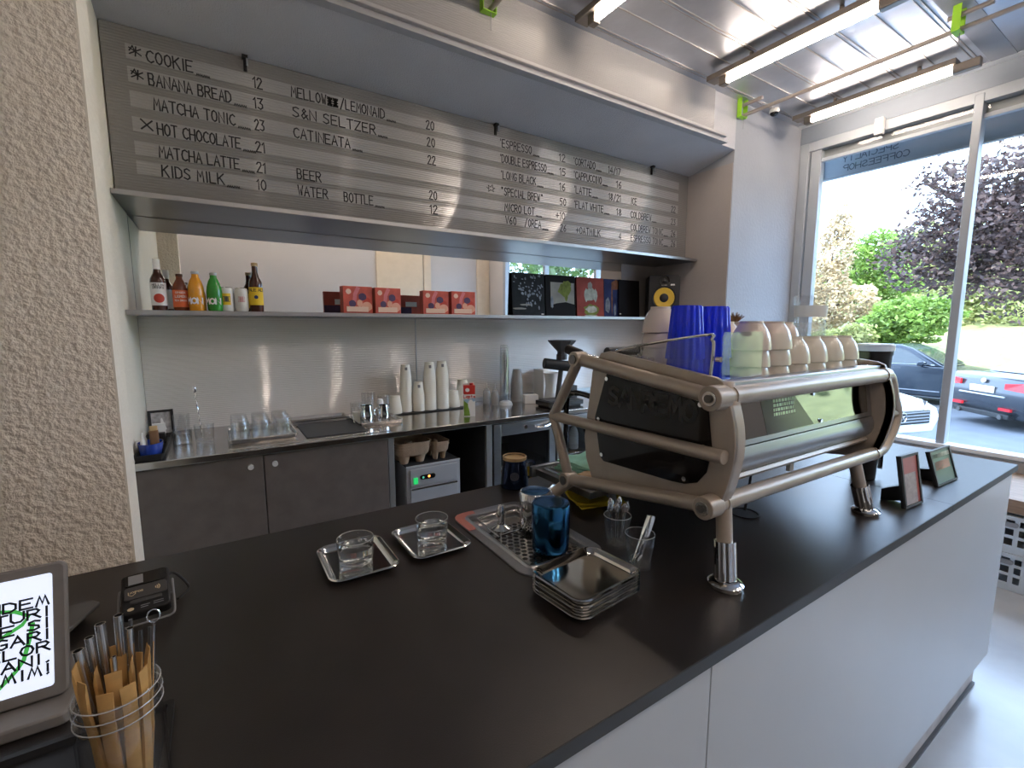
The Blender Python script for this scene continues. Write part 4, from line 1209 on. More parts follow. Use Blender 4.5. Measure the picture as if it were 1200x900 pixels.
def steel_tray(name, cx, cy, hx, hy, label, z=GLZ, rz=0, group=None, lip=0.014):
    t = thing(name, label, 'tray', (cx, cy, z), rz, group)
    MB().dish([(hx - 0.012, hy - 0.012, 0.01, 0.003), (hx - 0.004, hy - 0.004, 0.012, lip), (hx, hy, 0.014, lip), (hx, hy, 0.014, lip - 0.003), (hx - 0.008, hy - 0.008, 0.01, 0.0)]).build('pan', 'steel', t)
    return t


# black tray with blue bowl, small frame
t = thing('service_tray', 'black rectangular tray under the blue bowl', 'tray', (-0.262, 2.60, GLZ))
MB().dish([(0.040, 0.220, 0.008, 0.003), (0.047, 0.228, 0.01, 0.022), (0.051, 0.232, 0.012, 0.022), (0.047, 0.228, 0.01, 0)]).build('pan', 'black', t)
t = thing('oval_bowl', 'blue oval bowl holding brush and small bottles at the worktop end', 'bowl', (-0.262, 2.46, GLZ + 0.0035))
MB().lathe([(0, 0), (0.033, 0), (0.039, 0.004), (0.045, 0.050), (0.045, 0.055), (0.042, 0.055), (0.036, 0.008), (0, 0.006)], seg=32, sq=1.4).build('shell', 'blue_bowl', t)
t = thing('brush', 'brown wooden brush standing in the blue bowl', 'brush', (-0.248, 2.47, GLZ + 0.012))
MB().rbox(0, 0, 0.016, 0.010, 0.002, 0.095, 0.008).build('handle', 'brown_wood', t, bevel=0.004)
MB().rbox(0, 0, 0.014, 0.008, 0.094, 0.112, 0.006).build('bristles', 'tan', t)
for i, (dx, dy, lb) in enumerate(((-0.022, -0.012, 'thin white dropper bottle at the left of the blue bowl'), (-0.020, 0.030, 'thin white dropper bottle at the back of the blue bowl'))):
    t = thing('dropper_bottle', lb, 'bottle', (-0.264 + dx, 2.46 + dy, GLZ + 0.012))
    MB().lathe([(0, 0), (0.009, 0), (0.009, 0.055), (0.004, 0.066), (0.003, 0.09), (0, 0.092)], seg=14).build('body', 'white_plastic', t)
t = thing('card_holder', 'black little box with white papers behind the blue bowl', 'box', (-0.262, 2.70, GLZ + 0.0035))
MB().box(-0.034, 0.034, -0.035, 0.035, 0, 0.05).build('box', 'black', t, bevel=0.003)
MB().obox((0.012, -0.005, 0.068), (0.05, 0.006, 0.05), (0.2, 0, 0)).build('papers', 'label_white', t)
t = thing('picture_frame', 'small black picture frame standing in the worktop corner', 'picture frame', (-0.255, 2.885, GLZ), R(8))
t.rotation_euler = (R(-9), 0, R(8))
q = MB().box(-0.052, 0.052, -0.008, 0.006, 0, 0.012).box(-0.052, 0.052, -0.008, 0.006, 0.118, 0.130).box(-0.052, -0.040, -0.008, 0.006, 0.012, 0.118).box(0.040, 0.052, -0.008, 0.006, 0.012, 0.118)
q.build('frame', 'black', t, bevel=0.001)
MB().box(-0.040, 0.040, -0.001, 0.003, 0.012, 0.118).build('print', 'photo_grey', t)
MB().quad((-0.006, -0.0016, 0.02), (0.02, -0.0016, 0.03), (0.004, -0.0016, 0.09), (-0.002, -0.0016, 0.085)).build('print_streak', 'label_white', t)

gl0 = None
for (x, y, r, h, lb) in ((-0.172, 2.86, 0.036, 0.105, 'clear tumbler standing beside the black tray, behind'), (-0.158, 2.63, 0.038, 0.070, 'low clear tumbler standing in front near the black tray')):
    g = tumbler_mesh(r * 0.92, r, h, seg=24).build('tumbler', 'clear')
    g.location = (x, y, GLZ)
    tag(g, lb, 'glass', 'clear glasses on the worktop left end')
t = thing('tumbler', 'clear tumbler holding a long bar spoon', 'glass', (-0.072, 2.61, GLZ))
tumbler_mesh(0.037, 0.041, 0.088, base=0.018).build('glass', 'clear', t)
t = thing('bar_spoon', 'long twisted bar spoon standing in a clear tumbler', 'spoon', (-0.080, 2.613, GLZ + 0.019))
t.rotation_euler = (0.04, -0.07, 0)
q = MB()
P = [(0.0018 * math.cos(k * 0.9), 0.0018 * math.sin(k * 0.9), 0.004 + k * 0.005) for k in range(44)]
q.tube(P, 0.002, 6)
q.build('stem', 'chrome', t)
MB().lathe([(0, 0.222), (0.006, 0.226), (0.0075, 0.238), (0.005, 0.252), (0, 0.256)], seg=12, sq=0.4).build('tip', 'chrome', t)

steel_tray('drain_tray', 0.170, 2.65, 0.150, 0.165, 'steel tray of upturned clear glasses on the worktop', lip=0.02)
g0 = None
rows = ['front', 'middle', 'back']
cols = ['left', 'centre', 'right']
for j in range(3):
    for i in range(3):
        lb = 'clear glass in the %s row, %s, of the steel tray' % (rows[j], cols[i])
        L = (0.075 + i * 0.094, 2.56 + j * 0.094, GLZ + 0.0035)
        if g0 is None:
            g0 = MB().lathe([(0.041, 0), (0.036, 0.088), (0.034, 0.092), (0, 0.092), (0, 0.086), (0.0335, 0.086), (0.0385, 0)], seg=24).build('drinking_glass', 'clear')
            g0.location = L
            tag(g0, lb, 'glass', 'upturned glasses on the steel tray')
        else:
            copy_tree(g0, L, label=lb)
t = thing('rubber_mat', 'dark grey rubber bar mat between the two steel trays', 'mat', (0.50, 2.60, GLZ))
q = MB()
q.rbox(0, 0, 0.150, 0.175, 0, 0.004, 0.008)
q.build('mat', 'dark_grey', t, bevel=0.001)
steel_tray('shallow_tray', 0.48, 2.865, 0.16, 0.075, 'shallow empty steel tray behind the rubber mat', lip=0.02)
steel_tray('drain_tray', 0.760, 2.70, 0.125, 0.155, 'steel tray with jugs and glasses beside the paper cups', lip=0.018)
tz = GLZ + 0.0035


def pitcher(x, y, h, r, rz, label):
    t = thing('milk_pitcher', label, 'pitcher', (x, y, tz), rz)
    MB().lathe([(0, 0), (r, 0), (r * 1.02, 0.006), (r * 1.0, h * 0.45), (r * 0.84, h * 0.8), (r * 0.88, h), (r * 0.85, h), (r * 0.81, h * 0.8), (r * 0.96, h * 0.4), (r * 0.96, 0.004), (0, 0.004)], seg=24).build('body', 'chrome', t)
    MB().tube(smoothpath([(-r * 0.84, 0, h * 0.86), (-r * 1.5, 0, h * 0.84), (-r * 1.6, 0, h * 0.5), (-r * 1.0, 0, h * 0.25)]), 0.0045, 8).build('handle', 'chrome', t)
    MB().prism([(r * 0.80, h * 0.99), (r * 1.14, h * 1.02), (r * 0.82, h * 0.76)], 'y', -0.012, 0.012).build('spout', 'chrome', t)


pitcher(0.690, 2.60, 0.105, 0.037, R(60), 'left polished steel milk pitcher on the tray')
pitcher(0.788, 2.61, 0.098, 0.034, R(20), 'right polished steel milk pitcher on the tray')
for (x, y, r, h, m_, lb) in ((0.672, 2.755, 0.034, 0.10, 'clear', 'clear jug glass at the left back of the pitcher tray'), (0.755, 2.795, 0.040, 0.150, 'clear', 'tall clear glass behind the left milk pitcher'),
                             (0.842, 2.775, 0.036, 0.130, 'clear', 'clear glass behind the right milk pitcher')):
    g = tumbler_mesh(r * 0.9, r, h, seg=24).build('serving_glass', m_)
    g.location = (x, y, tz)
    tag(g, lb, 'glass')
t = thing('ceramic_creamer', 'white creamer cup between the glasses on the pitcher tray', 'cup', (0.657, 2.672, tz))
MB().lathe([(0, 0), (0.022, 0), (0.026, 0.06), (0.024, 0.06), (0.020, 0.004), (0, 0.004)], seg=20).build('cup', 'white_plastic', t)
t = thing('salt_shaker', 'small shaker with a chrome cap at the tray end', 'shaker', (0.800, 2.705, tz))
MB().lathe([(0, 0), (0.018, 0), (0.018, 0.09), (0.012, 0.10), (0, 0.10)], seg=16).build('body', 'white_plastic', t)
MB().lathe([(0.0185, 0.085), (0.0185, 0.1), (0.013, 0.118), (0, 0.12)], seg=16).build('cap', 'label_white', t)

# paper cups
t = thing('cup_mat', 'black rubber strip under the paper cup stacks', 'mat', (1.13, 2.82, GLZ))
MB().rbox(0, 0, 0.30, 0.065, 0, 0.006, 0.006).build('strip', 'black', t)
mz = GLZ + 0.0065


def cup_mesh(rb, rt, h):          # upturned paper cup: rim down
    return MB().lathe([(rt + 0.0012, 0), (rt + 0.002, 0.0015), (rt + 0.0012, 0.003), (rt, 0.003), (rb, h), (0, h), (0, h - 0.0012), (rb - 0.0007, h - 0.0012), (rt - 0.0006, 0)], seg=20)


protos = {}


def cup_stack(x, y, n, rb, rt, h, step, desc, logo=True):
    key = (rb, rt, h)
    for k in range(n):
        top = k == n - 1
        lb = ('topmost' if top else 'nested') + ' white paper cup in the %s' % desc
        L = (x, y, mz + k * step)
        if key not in protos:
            protos[key] = cup_mesh(rb, rt, h).build('paper_cup', 'paper_white')
        o = protos[key].copy()
        COL.objects.link(o)
        o.location = L
        tag(o, lb, 'paper cup', 'paper cups in the ' + desc)
        if top and logo:
            a = math.atan2(-y, -x) + 0.15
            nn = Vector((math.cos(a), math.sin(a), 0))
            ux = Vector((0, 0, 1)).cross(nn)
            rm = rb + (rt - rb) * 0.3
            q = MB()
            for (u0, u1) in ((-0.008, 0), (0, 0.008)):
                q.quad(*[ux * u + nn * (rm + 0.0022 - (v - h * 0.7) * 0.16) + Vector((0, 0, v)) for u, v in ((u0, h * 0.62), (u1, h * 0.62), (u1, h * 0.82), (u0, h * 0.82))])
            q.build('logo_patch', 'logo_grey', o, smooth=False)


cup_stack(0.925, 2.81, 3, 0.030, 0.041, 0.09, 0.0100, 'low stack left of the tall cup stacks', False)
cup_stack(1.004, 2.83, 19, 0.026, 0.036, 0.088, 0.0118, 'first tall stack from the left')
cup_stack(1.083, 2.82, 10, 0.027, 0.039, 0.092, 0.0105, 'shorter stack second from the left')
cup_stack(1.162, 2.82, 19, 0.028, 0.041, 0.098, 0.0118, 'tall stack third from the left')
cup_stack(1.250, 2.82, 19, 0.029, 0.043, 0.098, 0.0120, 'tall stack fourth from the left')
cup_stack(1.336, 2.83, 3, 0.030, 0.041, 0.09, 0.0100, 'low stack beside the milk carton', False)
cup_stack(1.418, 2.86, 9, 0.033, 0.046, 0.11, 0.0085, 'wide stack behind the milk carton', False)
for p_ in protos.values():
    bpy.data.objects.remove(p_)

# milk carton
cx, cy = 1.295, 2.52
t = thing('milk_carton', 'red, white and green milk carton standing in front of the paper cups', 'carton', (cx, cy, GLZ), R(-24))
W = 0.034
H = 0.19
MB().box(-W, W, -W, W, 0, H).build('carton', 'carton_white', t, bevel=0.001)
for s in (0,):
    q = MB().box(-W - 0.0005, W + 0.0005, -W - 0.0006, W + 0.0005, H * 0.72, H + 0.0005)
    q.build('red_band', 'carton_red', t)
q = MB()
q.quad((-W, -W - 0.0004, 0.004), (W * 0.1, -W - 0.0004, 0.004), (-W * 0.2, -W - 0.0004, H * 0.4), (-W, -W - 0.0004, H * 0.52))
q.quad((W + 0.0004, -W * 0.2, 0.02), (W + 0.0004, W, 0.03), (W + 0.0004, W, H * 0.4), (W + 0.0004, 0, H * 0.3))
q.build('green_print', 'carton_green', t, smooth=False)
MB().quad((-W, -W - 0.0003, H * 0.4), (W, -W - 0.0003, H * 0.5), (W, -W - 0.0003, H * 0.6), (-W, -W - 0.0003, H * 0.56)).build('blue_print', 'carton_blue', t, smooth=False)
q = MB()
vs = [q.v((0.008 + 0.017 * math.cos(2 * PI * k / 16), -W - 0.0008, H * 0.38 + 0.032 * math.sin(2 * PI * k / 16))) for k in range(16)]
q.f(vs)
q.build('printed_glass', 'carton_white', t, smooth=False)
MB().text('Lapte', (0, -W - 0.0004, H * 0.605), (1, 0, 0), (0, 0, 1), 0.017, wr=0.72, sw=0.22, gap=0.2, align='c').build('lettering', 'carton_red', t, smooth=False)
q = MB()
vs = [q.v((-0.012 + 0.013 * math.cos(2 * PI * k / 14), -W - 0.0012, H * 0.86 + 0.012 * math.sin(2 * PI * k / 14))) for k in range(14)]
q.f(vs)
q.build('printed_splash', 'carton_white', t, smooth=False)
MB().box(-W, W, -0.002, 0.002, H, H + 0.012).build('top_seam', 'carton_white', t)
MB().lathe([(0, H), (0.012, H), (0.012, H + 0.014), (0, H + 0.014)], (0.014, -0.016, 0), 14).build('cap', 'carton_red', t)

# clear plastic and lids
def pcup(x, y, n, rb, rt, h, step, desc, m_='clear', z=GLZ, name='plastic_cup'):
    p0 = None
    for k in range(n):
        L = (x, y, z + k * step)
        lb = ('topmost' if k == n - 1 else 'nested') + ' clear plastic cup in the ' + desc
        if p0 is None:
            p0 = MB().lathe([(rt + 0.002, 0), (rt + 0.002, 0.003), (rt, 0.004), (rb, h), (0, h), (0, h - 0.0012), (rb - 0.0006, h - 0.0012), (rt - 0.0006, 0)], seg=18).build(name, m_)
            p0.location = L
            tag(p0, lb, 'plastic cup', 'plastic cups in the ' + desc)
        else:
            copy_tree(p0, L, label=lb)


for (x, y, hh, lb) in ((1.605, 2.85, 0.13, 'clear squeeze bottle with a pointed tip, left'), (1.622, 2.76, 0.125, 'clear squeeze bottle with a pointed tip, right')):
    t = thing('squeeze_bottle', lb, 'bottle', (x, y, GLZ))
    MB().lathe([(0, 0), (0.026, 0), (0.027, 0.004), (0.027, 0.085), (0.018, 0.10), (0.0175, 0.10), (0.0255, 0.084), (0.0255, 0.003), (0, 0.003)], seg=20).build('body', 'milky', t)
    MB().lathe([(0.019, 0.098), (0.019, 0.106), (0.006, 0.115), (0.003, 0.15), (0, 0.15)], seg=16).build('nozzle', 'milky', t)
pcup(1.740, 2.83, 18, 0.028, 0.034, 0.10, 0.0185, 'very tall clear stack', 'clear')
t = thing('lid_pile', 'domed clear lid under the very tall clear stack, slightly in front', 'lid', (1.690, 2.73, GLZ))
MB().lathe([(0.048, 0), (0.048, 0.004), (0.040, 0.022), (0.018, 0.032), (0.017, 0.032), (0.038, 0.021), (0.046, 0.003)], seg=24).build('dome', 'frosted', t)
pcup(1.848, 2.83, 10, 0.030, 0.045, 0.115, 0.0135, 'shorter clear stack beside the grinder', 'milky')
t = thing('paper_box', 'small white carton box in front of the filter dispenser', 'box', (1.880, 2.70, GLZ), R(-20))
MB().box(-0.05, 0.05, -0.035, 0.035, 0, 0.062).build('carton', 'white_plastic', t, bevel=0.002)
MB().box(-0.05, 0.05, -0.002, 0.002, 0.062, 0.0625).build('seam', 'light_grey', t)
t = thing('filter_dispenser', 'white upright paper filter dispenser against the splashback', 'dispenser', (2.135, 2.87, GLZ))
MB().box(-0.06, 0.0, -0.06, 0.07, 0.0, 0.22).build('box', 'white_plastic', t, bevel=0.004)
t = thing('carafe', 'white waisted carafe behind the black grinder', 'carafe', (2.085, 2.725, GLZ))
MB().lathe([(0, 0), (0.055, 0), (0.057, 0.006), (0.046, 0.07), (0.041, 0.11), (0.048, 0.16), (0.060, 0.205), (0.0585, 0.205), (0.046, 0.16), (0.039, 0.11), (0.044, 0.07), (0.054, 0.006), (0, 0.004)], seg=28).build('body', 'white_plastic', t)

# single dose grinder
gx, gy = 1.945, 2.50
t = thing('coffee_grinder', 'black coffee grinder with funnel hopper on a slanted post', 'grinder', (gx, gy, GLZ))
o_ = t.location
MB().rbox(0.05, 0.01, 0.15, 0.085, 0.010, 0.040, 0.012).build('base_plate', 'black', t, bevel=0.003)
MB().rbox(0.05, 0.01, 0.135, 0.075, 0.0, 0.0105, 0.012).build('base_foot', 'black_matte', t)
MB().rbox(0.05, 0.012, 0.130, 0.070, 0.0402, 0.046, 0.01).build('deck', 'dark_grey', t)
MB().tube([(0.030, 0.01, 0.044), (0.066, 0.01, 0.30)], 0.017, 12).build('post', 'dark_grey', t)
b = MB()
b.tube([(-0.072, 0.03, 0.298), (0.168, -0.04, 0.262)], 0.036, 22)
hd = b.build('motor_barrel', 'black', t, bevel=0.003)
MB().tube([(0.165, -0.039, 0.2624), (0.172, -0.0412, 0.2614)], 0.031, 22).build('end_plate', 'dark_grey', hd)
MB().lathe([(0, 0.318), (0.034, 0.318), (0.036, 0.322), (0.036, 0.355), (0.030, 0.360), (0.030, 0.375), (0.040, 0.385), (0.095, 0.443), (0.097, 0.452), (0.093, 0.452), (0.037, 0.388), (0.0, 0.384)], (0.055, 0.0, 0), 8).build('funnel_hopper', 'dark_grey', t, ang=25)
MB().box(0.125, 0.185, -0.02, 0.045, 0.0462, 0.135).build('grounds_bin', 'dark_grey', t, bevel=0.004)

# ================================================================ espresso machine
MX, MY = 1.265, 0.80
em = thing('espresso_machine', 'beige tube-framed two-group espresso machine standing on the black counter', 'espresso machine', (MX, MY, CT))
eo = em.location
XA, XB_ = 0.87, 1.66
fcurve = [(v.x, v.y) for v in smoothpath([Vector((0.556, 1.112, 0)), Vector((0.537, 1.165, 0)), Vector((0.524, 1.235, 0)), Vector((0.526, 1.290, 0)), Vector((0.540, 1.345, 0)), Vector((0.556, 1.386, 0))], 6)]
plate = fcurve + [ (0.575, 1.394), (0.885, 1.434), (0.915, 1.428), (0.945, 1.381), (0.973, 1.190), (0.965, 1.13), (0.935, 1.068)]
glassp = [(0.887, 1.378), (0.60, 1.347), (0.588, 1.340), (0.572, 1.243), (0.582, 1.19), (0.603, 1.162), (0.635, 1.150), (0.67, 1.146), (0.890, 1.138), (0.905, 1.148), (0.928, 1.254)]
for xa, s, nm in ((XA, -1, 'left'), (XB_, 1, 'right')):
    sp = MB(eo).prism(plate, 'x', xa - 0.006, xa + 0.006).build('side_panel', 'machine_beige', em, bevel=0.002)
    q = MB(eo)
    nf = len(fcurve)
    x0_, x1_ = xa - (0.006 if s > 0 else -0.030), xa + s * 0.007
    q.loops([[(x, y + d, z) for x, d in ((x0_, 0.0), (x1_ - s * 0.004, 0.0), (x1_, 0.005), (x1_, 0.020), (x0_, 0.020))] for y, z in fcurve])
    q.build('front_flange', 'machine_beige', sp, ang=50)
    gp = MB(eo).prism(glassp, 'x', xa + s * 0.0062, xa + s * 0.0095).build('smoked_window', 'smoked', sp, bevel=0.001)
    if s < 0:
        MB(eo).text('SANREMO', (xa - 0.0097, 0.875, 1.298), (0, -1, -0.02), (0, 0, 1), 0.045, wr=0.72, sw=0.22, gap=0.18).build('window_lettering', 'smoked_text', gp, smooth=False)
        for (yy, zz) in ((0.885, 1.362), (0.603, 1.334), (0.912, 1.25), (0.59, 1.245), (0.897, 1.155), (0.635, 1.162)):
            MB(eo).disc((xa - 0.0095, yy, zz), (-1, 0, 0), 0.0055, 0.003, 12).build('screw', 'chrome', gp)
# body
m = MB(eo)
m.prism([(0.600, 1.148), (0.600, 1.352), (0.935, 1.352), (0.945, 1.30), (0.93, 1.21), (0.945, 1.125), (0.70, 1.125)], 'x', XA + 0.0065, XB_ - 0.0065)
m.build('body', 'black', em)
# customer-side panels
m = MB(eo)
m.prism([(0.5985, 1.232), (0.575, 1.232), (0.591, 1.342), (0.5985, 1.342)], 'x', XA + 0.007, XB_ - 0.007)
up = m.build('upper_back_panel', 'brushed', em, bevel=0.001)
sl = Vector((0, 0.008, 0.11)).normalized()


def onp(x, z, d):
    yb = 0.575 + (z - 1.232) / 0.11 * 0.016
    return (x, yb - d, z)


m = MB(eo)
m.loops([[onp(x, z, 0.0035) for x, z in rrect(0.355, 0.043, 0.006, cx=1.262, cy=1.289)], [onp(x, z, 0.0002) for x, z in rrect(0.355, 0.043, 0.006, cx=1.262, cy=1.289)]])
mp = m.build('mirror_panel', 'panel_mirror', up)
m = MB(eo)
m.loops([[onp(x, z, 0.0040) for x, z in ((1.075, 1.2475), (1.295, 1.2475), (1.205, 1.3315), (1.055, 1.3315))], [onp(x, z, 0.0036) for x, z in ((1.075, 1.2475), (1.295, 1.2475), (1.205, 1.3315), (1.055, 1.3315))]])
m.build('dark_patch', 'panel_dark_patch', mp, smooth=False)  # dark four-sided patch on the panel, rows of pale green dashes over it
m = MB(eo)
rr = random.Random(5)
for rw in range(4):
    x = 1.108
    z = 1.318 - rw * 0.0105
    while x < 1.200:
        L_ = rr.uniform(0.004, 0.012)
        m.quad(onp(x, z, 0.0045), onp(x + L_, z, 0.0045), onp(x + L_, z + 0.0075, 0.0045), onp(x, z + 0.0075, 0.0045))
        x += L_ + 0.003
m.build('dash_rows', 'pale_dash', mp, smooth=False)
for (x, z) in ((1.30, 1.325), (1.33, 1.252), (0.93, 1.252)):
    MB(eo).disc(onp(x, z, 0.0035), (0, -1, 0), 0.005, 0.004, 10).build('screw', 'chrome', up)
m = MB(eo)
prof = [(0.596, 1.230), (0.574, 1.230), (0.568, 1.212), (0.568, 1.195), (0.574, 1.178), (0.586, 1.166), (0.599, 1.160)]
m.prism(prof, 'x', XA + 0.007, XB_ - 0.007)
m.build('lower_back_panel', 'brushed', em, ang=50)
MB(eo).prism([(0.5855, 1.165), (0.580, 1.158), (0.584, 1.151), (0.599, 1.149), (0.599, 1.159)], 'x', XA + 0.007, XB_ - 0.007).build('panel_trim', 'machine_beige', em)
MB(eo).box(XA + 0.007, XB_ - 0.007, 0.562, 0.600, 1.368, 1.384).build('tray_rail', 'brushed', em, bevel=0.003)
MB(eo).box(XA + 0.007, XB_ - 0.007, 0.6005, 0.935, 1.3525, 1.3595).build('cup_tray', 'steel', em, bevel=0.001)
MB(eo).box(XA + 0.007, XB_ - 0.007, 0.920, 0.935, 1.36, 1.41).build('rear_rail', 'machine_beige', em, bevel=0.003)
MB(eo).box(1.255, 1.275, 0.605, 0.615, 1.118, 1.1475).build('tag_bracket', 'label_white', em)

# tube frame
TF, BF = Vector((XA - 0.020, 0.560, 1.355)), Vector((XA - 0.020, 0.563, 1.125))
TB, BB = Vector((XA - 0.020, 0.985, 1.408)), Vector((XA - 0.020, 1.020, 1.053))
MBk = Vector((XA - 0.022, 1.094, 1.230))
TFr, BFr = Vector((XB_ + 0.025, 0.560, 1.355)), Vector((XB_ + 0.015, 0.563, 1.117))
TBr, BBr = Vector((XB_ + 0.020, 0.985, 1.408)), Vector((XB_ + 0.020, 1.020, 1.053))


def bar(name, pts, r, m_='machine_beige', par=None):
    return MB(eo).tube(pts, r, 16).build(name, m_, par or em, bevel=0.0015)


bar('front_top_tube', [TF + Vector((-0.014, 0, 0)), TFr], 0.0205)
bar('front_bottom_tube', [BF + Vector((-0.014, 0, 0)), BFr], 0.0185)
bar('side_top_tube', [TF, TB], 0.0170)
bar('side_bottom_tube', [BF, BB], 0.0165)
bar('side_middle_tube', [Vector((XA - 0.02, 0.535, 1.236)), MBk], 0.0150)
MB(eo).tube(smoothpath([TB, TB.lerp(MBk, 0.85), MBk, MBk.lerp(BB, 0.15), BB], 5), 0.0145, 14).build('side_bent_tube', 'machine_beige', em)
for a, rr_ in ((TF, 0.0265), (BF, 0.0245)):
    j = MB(eo).tube([a + Vector((-0.024, 0, 0)), a + Vector((0.020, 0, 0))], rr_, 20).build('frame_joint', 'machine_beige', em, bevel=0.002)
    MB(eo).tube([a + Vector((-0.027, 0, 0)), a + Vector((-0.022, 0, 0))], 0.0155, 18).build('bolt_washer', 'steel', j, bevel=0.001)
    MB(eo).tube([a + Vector((-0.031, 0, 0)), a + Vector((-0.026, 0, 0))], 0.0085, 12).build('bolt_head', 'dark_steel', j)
for a in (TB, BB):
    j = MB(eo).tube([a + Vector((-0.022, 0, 0)), a + Vector((0.020, 0, 0))], 0.0215, 20).build('frame_joint', 'machine_beige', em, bevel=0.002)
    MB(eo).tube([a + Vector((-0.025, 0, 0)), a + Vector((-0.020, 0, 0))], 0.013, 18).build('bolt_washer', 'dark_steel', j)
# clamps on the front tubes
for a, rr_, xx in ((TF, 0.0225, 0.895), (TF, 0.0225, 1.648), (BF, 0.0205, 0.895), (BF, 0.0205, 1.648)):
    z = a.z if xx < 1 else (TFr if a is TF else BFr).z
    MB(eo).tube([(xx - 0.003, a.y, z), (xx + 0.003, a.y, z)], rr_, 20).build('clamp_ring', 'machine_beige', em)
# window end: outward bent side bar
RB = [TFr, TFr + Vector((0.030, 0, -0.014)), Vector((1.752, 0.560, 1.285)), Vector((1.790, 0.560, 1.228)), Vector((1.772, 0.560, 1.178)), Vector((1.720, 0.561, 1.128)), BFr]
MB(eo).tube(smoothpath(RB, 5), 0.0165, 14).build('end_bent_tube', 'machine_beige', em)
bar('end_stub_tube', [Vector((XB_ + 0.004, 0.572, 1.232)), Vector((1.785, 0.560, 1.230))], 0.0125)
bar('end_top_tube', [TFr, TBr], 0.0165)
bar('end_bottom_tube', [BFr, BBr], 0.0165)
bar('end_back_tube', [TBr, TBr + Vector((0, 0.10, -0.175)), BBr], 0.0145)
# legs
def leg(top, foot, e=0.96):
    top, foot = Vector(top), Vector(foot)
    l_ = MB(eo).tube([top, top.lerp(foot, e)], 0.0165, 14).build('leg', 'machine_beige', em)
    d = (foot - top).normalized()
    a, b = top.lerp(foot, 0.46), top.lerp(foot, e - 0.02)
    q = MB(eo)
    u = d.orthogonal().normalized()
    w_ = d.cross(u)
    lp = []
    for c in (a, b):
        lp.append([c + (u * math.cos(2 * PI * k / 48) + w_ * math.sin(2 * PI * k / 48)) * (0.0215 + (0.0013 if (k // 2) % 2 else -0.0004)) for k in range(48)])
    q.loops(lp)
    q.build('leg_sleeve', 'chrome', l_, smooth=False)
    MB(eo).lathe([(0, 0.0), (0.034, 0.0), (0.036, 0.003), (0.036, 0.010), (0.031, 0.014), (0.022, 0.018), (0, 0.018)], (foot.x, foot.y, CT + 0.0003), 28).build('foot', 'chrome', l_)


leg((0.899, 0.562, 1.118), (0.880, 0.536, CT + 0.006))
leg((1.538, 0.566, 1.110), (1.588, 0.545, CT + 0.006))
leg((XA - 0.016, 1.015, 1.050), (0.812, 1.115, CT + 0.006), 0.76)
leg((XB_ + 0.010, 1.015, 1.050), (1.700, 1.115, CT + 0.006), 0.76)
MB(eo).tube(smoothpath([(1.283, 0.735, CT + 0.009), (1.30, 0.74, CT + 0.05), (1.33, 0.75, CT + 0.12), (1.36, 0.78, CT + 0.178)]), 0.004, 8).build('power_cable', 'black', em)
# barista side: drip tray, group heads, steam levers
MB(eo).box(XA + 0.012, XB_ - 0.012, 0.965, 1.235, 1.000, 1.022).build('drip_tray', 'dark_steel', em, bevel=0.002)
q = MB(eo)
for k in range(24):
    q.box(XA + 0.03 + k * 0.031, XA + 0.045 + k * 0.031, 0.98, 1.22, 1.0222, 1.0245)
q.build('drip_grate', 'steel', em)
MB(eo).box(XA + 0.0, XB_ - 0.0, 1.236, 1.255, 0.992, 1.028).build('tray_lip', 'brushed', em, bevel=0.002)
MB(eo).box(1.0, 1.53, 0.93, 0.99, 1.022, 1.13).build('splash_plate', 'steel', em)
for gx_ in (1.09, 1.42):
    gh = MB(eo).tube([(gx_, 0.93, 1.27), (gx_, 1.05, 1.23)], 0.038, 20).tube([(gx_, 1.05, 1.25), (gx_, 1.05, 1.165)], 0.036, 20).build('group_head', 'chrome', em, bevel=0.002)
    MB(eo).tube([(gx_, 1.05, 1.165), (gx_, 1.05, 1.14)], 0.034, 20).build('portafilter', 'chrome', gh)
    MB(eo).tube([(gx_, 1.08, 1.15), (gx_, 1.22, 1.135)], 0.014, 14).build('portafilter_handle', 'black', gh, bevel=0.003)
lv = MB(eo).tube(smoothpath([(0.90, 0.94, 1.402), (0.884, 0.985, 1.412), (0.878, 1.012, 1.420)]), 0.009, 12).build('steam_lever', 'chrome', em)
MB(eo).tube([(0.878, 1.006, 1.418), (0.864, 1.058, 1.434)], 0.0140, 14).build('lever_grip', 'black', lv, bevel=0.005)
MB(eo).tube(smoothpath([(0.925, 0.95, 1.285), (0.93, 1.07, 1.295), (0.925, 1.115, 1.285), (0.922, 1.125, 1.25), (0.925, 1.13, 1.09)], 5), 0.0085, 10).build('steam_wand', 'black_gloss', em)
MB(eo).tube(smoothpath([(0.96, 0.955, 1.02), (0.965, 0.955, 0.98), (0.965, 0.955, CT + 0.03)]), 0.012, 10).build('drain_pipe', 'mid_grey', em)
for i in range(2):
    MB(eo).tube([(0.975 + i * 0.024, 0.985, 0.999), (0.975 + i * 0.024, 0.985, CT + 0.036)], 0.008, 10).build('drain_spout', 'chrome', em)
# acrylic guards round the cup tray
def guard(name, poly, axis, a, b):
    g = MB(eo).prism(poly, axis, a, b).build(name, 'acrylic', em)
    return g


